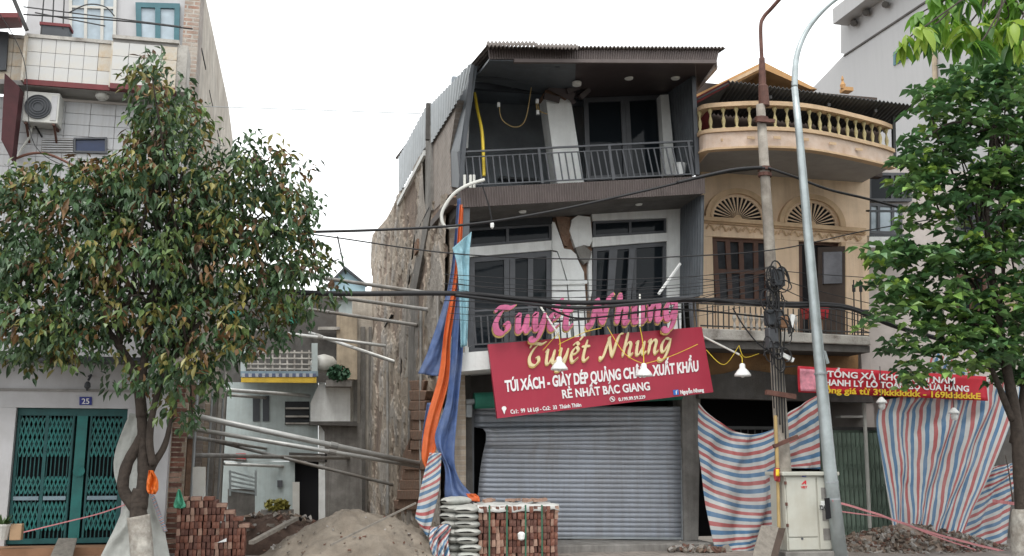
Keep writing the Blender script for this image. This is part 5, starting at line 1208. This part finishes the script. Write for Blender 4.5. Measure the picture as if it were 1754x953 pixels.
# ================================================================ GROUND-LEVEL MATERIALS
def heap(name, mat, label, cat, c, rx, ry, h, seed, kind=None, n=70, pw=1.25, rough=.06):
    def fn(u, v):
        a = u * 2 * math.pi; r = v
        x, y = c[0] + rx * r * math.cos(a), c[1] + ry * r * math.sin(a)
        prof = max(0, 1 - r ** pw)
        z = c[2] + h * prof + rough * (noise.noise(Vector((x * 1.7, y * 1.7, seed))) + .6 * noise.noise(Vector((x * 5, y * 5, seed))) + .35 * noise.noise(Vector((x * 14, y * 14, seed)))) * min(1, prof * 6) - .04 * r
        return Vector((x, y, z))
    o = MB().grid(fn, n, n // 2).build(name, mat, smooth=True); tag(o, label, cat, None, kind); return o
sc_ = PY(612, 950, 16.1)
heap('sand_heap', m_sand, 'broad heap of pale brown sand in front of the cleared gap', 'sand heap', (sc_.x, 16.3, .06), 1.75, 1.5, .80, 3, n=120, pw=1.35, rough=.085)
hp = PY(455, 930, 17.6)
heap('soil_bank', m_soil, 'dark brown soil bank behind the left brick stack', 'soil bank', (hp.x + .1, 18.2, -.1), 1.5, 1.1, .75, 9, n=80, pw=2.6, rough=.16)
rbx = PY(1560, 930, 16.4)
heap('rubble_heap', m_rub, 'low heap of rubble in front of the green gate', 'rubble', (rbx.x - .1, 16.3, .05), 1.75, .95, .42, 5, n=90, pw=1.6, rough=.1)
def chunks(name, label, cx, cyy, rx, ry, zf, n, seed, s0, s1):
    r_ = random.Random(seed); mb = MB(); mb.cols = []
    pal = [(.17, .13, .10), (.19, .165, .14), (.14, .075, .055), (.22, .2, .175), (.10, .078, .065), (.3, .28, .26)]
    for k in range(n):
        a, rr = r_.uniform(0, 6.28), math.sqrt(r_.random()); x, y = cx + rx * rr * math.cos(a), cyy + ry * rr * math.sin(a); z = zf(x, y)
        s = r_.uniform(s0, s1); rot = Matrix.Rotation(r_.uniform(0, 6), 3, Vector((r_.uniform(-1, 1), r_.uniform(-1, 1), r_.uniform(-1, 1))).normalized())
        nv = len(mb.v); mb.box((x, y, z), (s * r_.uniform(.8, 1.8), s * r_.uniform(.6, 1.2), s * r_.uniform(.4, .9)), rot=rot)
        for i in range(nv, len(mb.v)):
            v = Vector(mb.v[i]); mb.v[i] = tuple(v + Vector((r_.uniform(-1, 1), r_.uniform(-1, 1), r_.uniform(-1, 1))) * s * .18)
        c = r_.choice(pal); mb.cols += [c] * (len(mb.v) - nv)
    o = mb.build(name, M(name + '_mat', (.3, .25, .2), .95, var=.3, scale=12, bump=.4, tint=True)); tag(o, label, 'debris', None, 'stuff'); return o
chunks('rubble_chunks', 'broken brick and mortar pieces strewn over the rubble heap', rbx.x - .1, 16.1, 1.8, 1.0, lambda x, y: .07 + .40 * max(0, 1 - (((x - rbx.x + .1) / 1.75) ** 2 + ((y - 16.3) / .95) ** 2) ** .8), 1500, 4, .02, .075)
chunks('sand_clods', 'small stones and clods on the sand heap', sc_.x, 15.9, 1.6, .9, lambda x, y: .05 + .79 * max(0, 1 - (((x - sc_.x) / 1.75) ** 2 + ((y - 16.3) / 1.5) ** 2) ** .675), 110, 6, .012, .035)
chunks('plot_debris', 'scattered rubble on the floor of the cleared plot', .4, 24, 2.2, 7.5, lambda x, y: -.55, 500, 8, .05, .16)
chunks('soil_lumps', 'crumbled brick lumps along the top of the soil bank', hp.x + .1, 18.1, 1.3, .7, lambda x, y: .0 + .7 * max(0, 1 - (((x - hp.x - .1) / 1.5) ** 2 + ((y - 18.2) / 1.1) ** 2) ** 1.3), 90, 14, .03, .08)
chunks('kerb_debris', 'litter and broken plaster along the foot of the shopfronts', 6.9, 16.4, .6, .4, lambda x, y: .13, 130, 10, .03, .1)
# planks / sticks
tag(MB().bar(PY(566, 934, 14.85), PY(712, 862, 15.35), .03, .025).build('wood_batten', m_plank), 'thin pale batten leaning up the sand heap', 'batten')
tag(MB().bar(PY(430, 930, 15.4), PY(508, 888, 16.6), .08, .05).build('wood_batten', m_plank), 'short brown board half buried at the left side of the sand heap', 'board')
# brick stacks
bms = [MB().box((0, 0, 0), (.10, .2, .06)).mesh('brick', mm) for mm in (m_brickA, m_brickB, m_brickC)]
bmv = []
for mm in (m_brickA, m_brickB, m_brickB, m_brickA, m_brickC):
    b_ = MB(); b_.box((0, 0, 0), (.052, .20, .098)); b_.v = [(v[0] + cr.uniform(-.004, .004), v[1] + cr.uniform(-.006, .006), v[2] + cr.uniform(-.005, .005)) for v in b_.v]; me = b_.mesh('brick', mm); bmv.append(me)
def brickstack(label, x0, x1, Y, heights, seed, bw=.058, bh=.102, rows=3, cap=True):
    """stack of bricks on edge; heights gives the courses per column"""
    r_ = random.Random(seed); n = len(heights); t = thing('brick_stack', label, 'brick stack', ((x0 + x1) / 2, Y, .09), 'stacks of red bricks')
    w = (x1 - x0) / n; cnt = 0
    for i, h in enumerate(heights):
        for j in range(h):
            for d in range(rows):
                if d > 0 and j < h - 1 and 1 < i < n - 1 and cnt > 10 and not (heights[min(i + 1, n - 1)] <= j): continue
                if cnt >= 298: continue
                me = r_.choice(bmv); z = .09 + bh * (j + .5)
                piece('brick', me, t, (x0 + w * (i + .5) + r_.uniform(-.008, .008), Y + d * .215 + r_.uniform(-.03, .03), z + .001), (0, r_.uniform(-.04, .04), r_.uniform(-.05, .05)), (w / .062, 1, 1)); cnt += 1
    return t, w
x0, x1 = PY(302, 940, 16.3).x, PY(420, 940, 16.3).x
H_ = [9, 9, 9, 9, 9, 9, 9, 8, 8, 7, 7, 6, 6, 5, 5, 4]
H_ = [9] * 9 + [8, 8, 7, 7, 6, 5, 5]
t, w = brickstack('tall stepped stack of dusty dark red bricks beside the tree and the gap', x0, x1, 16.2, H_, 31)
part('core', m_brickB, t, MB().mm((x0 + .02, 16.32, .09), (x0 + w * 9, 16.75, .09 + .102 * 8.6)))
part('core', m_brickB, t, MB().mm((x0 + w * 9 + .002, 16.32, .09), (x1 - .02, 16.74, .09 + .102 * 4.7)))
top = [(0, 9), (3, 9), (6, 9), (9, 8), (11, 7), (13, 6), (14.6, 5)]
for k, (i, h) in enumerate(top):
    for d in range(2): piece('brick', [bms[2], bms[2], bms[0]][k % 3] if d == 0 else bms[0], t, (x0 + w * (i + 1), 16.2 + d * .2, .09 + .102 * h + .032), (0, 0, .1 * (k % 2)), (1.5, 1, .9))
ps0, ps1 = PY(818, 940, 15.7).x, PY(954, 940, 15.7).x
t, w = brickstack('square strapped pallet of red bricks in front of the roller shutter', ps0, ps1, 15.7, [8] * 19, 44, rows=2)
part('core', m_brickB, t, MB().mm((ps0 + .03, 15.82, .09), (ps1 - .03, 16.7, .09 + .102 * 7.7)))
ztop = .09 + .102 * 8
cloth_top = MB().grid(lambda u, v: Vector((ps0 - .02 + (ps1 - ps0 + .04) * u, 15.58 + 1.1 * v, ztop + .02 + .05 * (noise.noise(Vector((u * 6, v * 6, 1)))) * 1 - (.1 if v < .04 else 0))), 40, 20).build('plastic_cover', m_film, t, smooth=True, solid=.006)
for x in (838, 868, 900, 928):
    xx = PY(x, 900, 15.58).x; part('strap', m_strap, t, MB().mm((xx - .012, 15.562, .09), (xx + .012, 15.57, ztop + .02)))
pbm = MB().box((0, 0, 0), (.12, .1, .04)).mesh('brick_bit', m_brickC)
for k in range(12): piece('brick_bit', pbm, t, (ps0 + .1 + cr.uniform(0, 1.1), 15.75 + cr.uniform(0, .7), ztop + .075), (cr.uniform(-.2, .2), cr.uniform(-.2, .2), cr.uniform(0, 3)))
tag(MB().lathe([(.02, 0), (.05, .02), (.06, .1), (.03, .13)], PY(893, 926, 15.5), 9).build('white_scrap', m_enamel), 'small white plastic scrap on the face of the strapped brick pallet', 'scrap')
tag(MB().prism([PY(372, 930, 16.05), PY(388, 928, 16.05), PY(388, 922, 16.05), PY(382, 925, 16.05)], (0, .02, 0)).build('white_scrap', m_enamel), 'small white plastic scrap on the tall stepped brick stack', 'scrap')
# cement bags
bagm = MB()
def bagfn(u, v):
    a = v * 2 * math.pi; x = (u - .5); e = max(.02, 1 - abs(2 * x) ** 4)
    return Vector((x * .62, .2 * math.cos(a) * (.5 + .5 * e ** .4), .072 * math.sin(a) * e ** .5 + .008 * noise.noise(Vector((u * 7, v * 5, 0)))))
bagm.grid(bagfn, 18, 14); bme = bagm.mesh('cement_bag', m_bag, True)
br_ = random.Random(4)
for k in range(8):
    for j, (xx, yy) in enumerate(((782, 15.95), (804, 15.75))):
        if j == 1 and k > 6: continue
        o = bpy.data.objects.new('cement_bag', bme); COL.objects.link(o); c = PY(xx, 945, yy)
        o.location = (c.x + br_.uniform(-.03, .03), yy, .16 + k * .118); o.rotation_euler = (0, br_.uniform(-.06, .06), 1.2 + br_.uniform(-.2, .2) if j else .5 + br_.uniform(-.2, .2)); o.scale = (.75 * br_.uniform(.88, 1.1), br_.uniform(.85, 1.1), .95)
        tag(o, 'grey cement bag in the %s pile beside the brick pallet, %s from the ground' % (['left', 'right'][j], ['first', 'second', 'third', 'fourth', 'fifth', 'sixth', 'seventh', 'eighth'][k]), 'cement bag', 'stacked cement bags')
tag(cloth('crumpled_sheet', [(738, 905, 15.7), (735, 930, 15.6), (745, 960, 15.5)], [(775, 895, 15.8), (768, 925, 15.6), (772, 962, 15.4)], tarpmat('crumple_mat', (2.5, 3.5)), None, 20, 20, .1, 2.4, 1.6, 31), 'crumpled striped plastic lying between the sand heap and cement bags', 'plastic sheet')
# tape
def tape(label, pts, w=.035):
    c = catmull([PY(*p) for p in pts], 8)
    MBo = MB().grid(lambda u, v: c[min(int(round(u * (len(c) - 1))), len(c) - 1)] + Vector((0, .02 * math.sin(u * 40), (v - .5) * w)), len(c) - 1, 1)
    tag(MBo.build('barrier_tape', m_tape, solid=.003), label, 'tape', 'barrier tapes')
tape('pink barrier tape sagging from the lamp post across the rubble', [(1426, 858, 14.7), (1500, 880, 15.0), (1570, 905, 15.2), (1640, 925, 15.3), (1740, 950, 15.4)])
tape('second pink barrier tape just under the first one by the rubble', [(1428, 874, 14.7), (1452, 878, 14.9), (1530, 890, 15.1), (1600, 918, 15.2), (1680, 945, 15.3)], .02)
tape('faint pink barrier tape in front of the teal gate', [(40, 912, 16.2), (110, 895, 16.0), (170, 880, 15.8), (222, 862, 15.6)], .018)
tape('pink and white tape wrapped round the right tree trunk', [(1700, 858, 14.0), (1730, 862, 13.85), (1775, 866, 13.9)], .05)

# ================================================================ TREES
def leafcloud(blobs, Yc, Yd, n, L, Wd, seed, pal, droop=.8, cluster=7, rosette=False, spread=.16):
    r_ = random.Random(seed); mb = MB(); mb.cols = []
    tot = sum(b[2] * b[3] * (b[4] if len(b) > 4 else 1) for b in blobs); twigs = []
    for b in blobs:
        k = int(n * b[2] * b[3] * (b[4] if len(b) > 4 else 1) / tot / cluster)
        yo = b[5] if len(b) > 5 else 0
        for _ in range(k):
            a = r_.uniform(0, 6.283); rr = r_.random() ** .5 * (1.22 if r_.random() < .13 else 1)
            x = b[0] + b[2] * rr * math.cos(a); y = b[1] + b[3] * rr * math.sin(a)
            dm = math.sqrt(max(.05, 1 - rr * rr)); Yp = Yc + yo + Yd * dm * r_.uniform(-1, 1)
            c = PY(x, y, Yp); shade = r_.random(); twigs.append(c)
            base = r_.choices(pal, [p[3] for p in pal])[0]
            out = Vector((math.cos(a), r_.uniform(-1, .4), -math.sin(a) * .5)).normalized()
            for q in range(cluster):
                if rosette:
                    ang = q * 2.4 + r_.uniform(-.3, .3); d = Vector((math.cos(ang), math.sin(ang), r_.uniform(-.5, .3))); p = c + d * .03
                else:
                    d = Vector((r_.uniform(-1, 1), r_.uniform(-1, 1), -droop * r_.uniform(.1, 1.6))) + out * .3; p = c + Vector((r_.uniform(-1, 1), r_.uniform(-1, 1), r_.uniform(-1, 1))) * spread
                d.normalize(); l = L * r_.uniform(.5, 1.3); w = Wd * r_.uniform(.75, 1.2)
                s = d.cross(Vector((r_.uniform(-.5, .5), r_.uniform(-.5, .5), 1))); s.normalize(); nrm = s.cross(d)
                bend = -nrm * l * r_.uniform(.02, .22); f = nrm * w * .35
                mid = p + d * l * .55 + bend * .3
                vs = [p, p + d * l * .3 + s * w * .42 + f * .6, mid + s * w * .5 + f, p + d * l + bend, mid - s * w * .5 + f, p + d * l * .3 - s * w * .42 + f * .6, mid]
                mb.add(vs, [(0, 1, 2, 6), (6, 2, 3), (0, 6, 4, 5), (6, 3, 4)])
                j = r_.uniform(.7, 1.3); mb.cols += [(base[0] * j, base[1] * j, base[2] * j)] * 7
    return mb, twigs
lt = thing('leafy_tree', 'bushy street tree with green and browning leaves and forked trunk at left', 'tree', tuple(PY(246, 960, 15.0)))
TY = 15.0
blobs = [(268, 130, 42, 34, .9), (275, 175, 62, 50), (292, 225, 78, 52), (270, 275, 100, 45), (430, 262, 52, 34, .8), (468, 300, 62, 40, .9), (395, 305, 60, 40), (505, 345, 62, 30, .8),
         (30, 318, 60, 38, .9), (100, 325, 90, 42), (200, 325, 110, 55), (310, 340, 120, 60), (430, 365, 110, 60), (20, 420, 80, 90), (120, 420, 120, 80), (240, 430, 130, 80), (360, 440, 120, 80), (470, 440, 85, 60),
         (520, 480, 55, 60, .8), (40, 540, 80, 70), (140, 545, 90, 60), (240, 550, 100, 55), (340, 545, 90, 60), (430, 540, 80, 55, .9), (30, 605, 45, 28, .8), (130, 605, 45, 22, .6), (330, 605, 55, 40, .8), (400, 595, 40, 36, .7),
         (280, 625, 35, 25, .6), (205, 640, 26, 24, .5), (300, 660, 26, 26, .5), (318, 715, 34, 20, .6), (345, 690, 16, 18, .4), (290, 705, 22, 18, .5), (350, 640, 20, 26, .4), (480, 550, 50, 30, .6), (262, 640, 40, 26, .6), (372, 630, 34, 34, .6), (310, 640, 40, 30, .6), (70, 580, 80, 40, .8)]
pal = [(.06, .115, .048, 6), (.042, .08, .038, 4.5), (.11, .165, .05, 4), (.2, .18, .05, 2), (.2, .115, .05, 1.5), (.12, .07, .04, .6), (.09, .15, .075, 2.4)]
lm, tw_ = leafcloud(blobs, TY, 1.1, 17500, .16, .064, 17, pal, droop=1.0, cluster=9, spread=.14)
crown = part('crown', m_leaf, lt, lm, recalc=False); crown['kind'] = 'stuff'
def limb(name, par, pts, r0, r1, Y, mat=m_bark, n=9):
    c = catmull([PY(p[0], p[1], p[2] if len(p) > 2 else Y) for p in pts], 5); m_ = len(c)
    rr = [(r0 + (r1 - r0) * i / (m_ - 1)) * (1 + .12 * noise.noise(Vector((i * .6, r0 * 50, 0)))) for i in range(m_)]
    return part(name, mat, par, MB().tube(c, rr, n), smooth=True)
limb('trunk', lt, [(244, 962), (240, 915), (236, 870), (236, 856), (240, 838)], .135, .10, TY)
part('whitewashed_base', m_lime, lt, MB().tube(catmull([PY(244, 965, TY), PY(241, 920, TY), PY(237, 884, TY)], 5), .155, 12), smooth=True)
limb('stem', lt, [(232, 872), (211, 838), (216, 800), (230, 772), (243, 748)], .085, .075, TY)
limb('stem', lt, [(240, 872), (247, 820), (246, 785), (246, 752), (243, 715), (240, 680), (246, 630), (258, 540), (268, 430), (272, 300), (276, 170)], .10, .03, TY)
limb('stem', lt, [(243, 715), (238, 670), (225, 628), (205, 595), (165, 540)], .085, .045, TY)
limb('stem', lt, [(249, 832), (262, 797), (278, 772), (287, 748), (293, 715), (300, 690)], .065, .02, TY)
limb('stem', lt, [(262, 797), (256, 755), (262, 705), (276, 655), (300, 610), (345, 550)], .055, .035, TY - .1)
br2 = random.Random(9)
for k in range(34):
    p = br2.choice(tw_); a = br2.choice([PY(262, 540, TY), PY(205, 595, TY), PY(330, 600, TY), PY(268, 430, TY), PY(272, 300, TY), PY(360, 520, TY)])
    m1 = a.lerp(p, .5) + Vector((br2.uniform(-.2, .2), br2.uniform(-.2, .2), br2.uniform(0, .25)))
    part('branch', m_bark, lt, MB().tube(catmull([a, m1, p], 5), [.03 - .002 * i for i in range(11)], 6), smooth=True)
sh_ = thing('white_sheet', 'pale plastic sheet draped behind the forked tree trunk', 'plastic sheet', tuple(PY(235, 955, 15.6)))
cloth('upper_fold', [(222, 708, 16.2), (198, 770, 16.1), (196, 815, 16.0), (214, 862, 15.8)], [(262, 712, 16.1), (262, 790, 16.0), (258, 830, 15.9), (250, 868, 15.7)], m_sheet, sh_, 16, 26, .05, 1.6, .6, 41)
cloth('lower_fold', [(214, 862, 15.8), (196, 905, 15.7), (168, 962, 15.5)], [(262, 845, 15.8), (280, 900, 15.7), (292, 962, 15.6)], m_sheet, sh_, 22, 24, .08, 2.3, .9, 42)
cloth('printed_edge', [(256, 845, 15.65), (268, 880, 15.6), (280, 912, 15.55)], [(262, 842, 15.65), (275, 878, 15.6), (287, 910, 15.55)], tarpmat('edge_print', (.2, 14)), sh_, 6, 22, .02, 1, .4, 43)
tag(cloth('plastic_bag', [(255, 806), (252, 822), (251, 838), (255, 846)], [(262, 806), (270, 822), (271, 838), (266, 847)], m_bagorange, None, 16, 18, .05, 1.6, .9, 51, Y=14.82), 'orange plastic bag tied to the forked tree trunk', 'plastic bag')
tag(cloth('plastic_bag', [(305, 838), (301, 852), (297, 866), (299, 871)], [(308, 838), (313, 852), (318, 866), (315, 871)], m_baggreen, None, 16, 18, .05, 1.4, .8, 52, Y=16.0), 'pale green plastic bag hanging above the tall brick stack', 'plastic bag')
tag(MB().prism([PY(330, 800, 17.9), PY(352, 800, 17.9), PY(352, 858, 17.9), PY(330, 858, 17.9)], (0, .06, 0)).build('grey_board', m_acw), 'pale grey board standing behind the tall brick stack', 'board')

rt = thing('broadleaf_tree', 'broadleaf street tree with glossy rounded leaves at the right edge', 'tree', tuple(PY(1742, 962, 13.4)))
RY = 13.4
blobs = [(1650, 190, 80, 60), (1720, 170, 60, 60), (1700, 260, 90, 60), (1600, 250, 55, 45), (1570, 285, 45, 30), (1640, 310, 80, 50), (1720, 340, 60, 60), (1560, 330, 40, 30, .6), (1590, 370, 50, 30, .7), (1680, 385, 80, 30, .8),
         (1520, 430, 45, 22), (1570, 440, 60, 35), (1640, 440, 70, 40), (1720, 440, 60, 45), (1540, 480, 50, 40), (1610, 490, 60, 40), (1560, 530, 60, 35), (1640, 540, 70, 35, .9), (1720, 540, 60, 60), (1500, 545, 30, 22, .7), (1610, 580, 60, 35), (1680, 590, 70, 45), (1740, 620, 40, 50),
         (1560, 620, 40, 30, .8), (1555, 655, 26, 22, .7), (1640, 625, 50, 24, .7), (1710, 650, 30, 16, .5), (1545, 585, 40, 25, .7), (1800, 300, 70, 140), (1800, 520, 70, 120), (1690, 125, 70, 34), (1745, 115, 50, 44), (1620, 160, 50, 30, .9)]
pal = [(.075, .165, .06, 5), (.115, .22, .07, 4), (.055, .12, .05, 2), (.19, .32, .08, 2), (.29, .43, .08, .8)]
blobs = [(b[0], b[1], b[2], b[3] * .86) + tuple(b[4:]) for b in blobs]
lm, tw_ = leafcloud(blobs, RY, .9, 8800, .185, .12, 23, pal, cluster=7, rosette=True)
crown = part('crown', m_leafr, rt, lm, recalc=False); crown['kind'] = 'stuff'
limb('trunk', rt, [(1758, 962), (1752, 880), (1747, 800), (1740, 720), (1728, 650), (1715, 580), (1700, 480), (1690, 360), (1700, 220)], .125, .03, RY)
part('whitewashed_base', m_lime, rt, MB().tube(catmull([PY(1764, 966, RY), PY(1760, 915, RY), PY(1755, 872, RY)], 5), [.26, .25, .25, .245, .24, .235, .23, .22, .205, .19, .17], 12), smooth=True)
limb('stem', rt, [(1735, 720), (1722, 690), (1710, 660), (1690, 620), (1640, 570)], .06, .03, RY)
limb('stem', rt, [(1738, 760), (1752, 700), (1762, 620)], .09, .07, RY + .1)
for k in range(26):
    p = br2.choice(tw_); a = br2.choice([PY(1715, 580, RY), PY(1700, 480, RY), PY(1690, 360, RY), PY(1700, 220, RY)])
    m1 = a.lerp(p, .5) + Vector((br2.uniform(-.15, .15), br2.uniform(-.15, .15), br2.uniform(0, .2)))
    part('branch', m_bark, rt, MB().tube(catmull([a, m1, p], 5), [.028 - .002 * i for i in range(11)], 6), smooth=True)
limb('shoot', rt, [(1735, 860), (1728, 810), (1722, 780)], .012, .006, RY - .3)
# near twig with large bright leaves hanging in at the top right, each leaf its own piece
nt = thing('overhanging_branch', 'nearer sprays of long bright yellow green leaves hanging in at the top right', 'branch', tuple(PY(1754, -60, 9)))
def leafpiece(col):
    mb = MB(); n = 5; vs = []
    for i in range(n + 1):
        t = i / n; w = .5 * math.sin(math.pi * (t ** .8)) * .34 + .004; z = -.28 * t * t
        vs += [(t, -w, z + w * .3), (t, 0, z), (t, w, z + w * .3)]
    fs = []
    for i in range(n):
        for k in (0, 1): a = i * 3 + k; fs.append((a, a + 1, a + 4, a + 3))
    mb.add(vs, fs); return mb.mesh('leaf', col, True, recalc=False)
LV = [leafpiece(M('branch_leaf_%d' % i, c, .4, var=0, bump=0, trans=.45)) for i, c in enumerate(((.22, .40, .05), (.14, .30, .04), (.07, .17, .035), (.32, .46, .07)))]
lr = random.Random(77)
sprays = [(1552, 88, 3), (1590, 85, 2), (1580, 45, 1), (1610, 30, 1), (1640, 50, 2), (1660, 20, 2), (1700, 40, 1), (1715, 85, 0), (1735, 60, 3), (1752, 95, 3), (1690, 70, 1), (1630, 90, 1), (1600, 62, 2), (1745, 30, 1), (1670, 95, 2), (1720, 15, 1), (1640, 10, 2), (1660, 70, 3), (1710, 55, 3), (1738, 95, 2), (1580, 70, 3), (1755, 60, 0), (1620, 60, 0), (1600, 5, 1), (1750, 5, 2), (1680, -5, 1)]
for (x, y, ci) in sprays:
    Yn = 9.0 + lr.uniform(-.5, .5); c = PY(x, y - 20, Yn)
    part('twig', m_bark, nt, MB().tube(catmull([PY(1720 + lr.uniform(-40, 60), -70, 9), c + Vector((.15, 0, .12)), c], 5), [.012 - .0006 * i for i in range(11)], 5))
    for k in range(13):
        a = lr.uniform(0, 6.28); s = lr.uniform(.2, .32)
        piece('leaf', LV[ci if lr.random() < .65 else lr.randrange(4)], nt, c + Vector((lr.uniform(-.07, .07), lr.uniform(-.07, .07), lr.uniform(-.05, .05))), (lr.uniform(-.5, .5), lr.uniform(.25, 1.25), a), (s, s * lr.uniform(.8, 1.2), s))
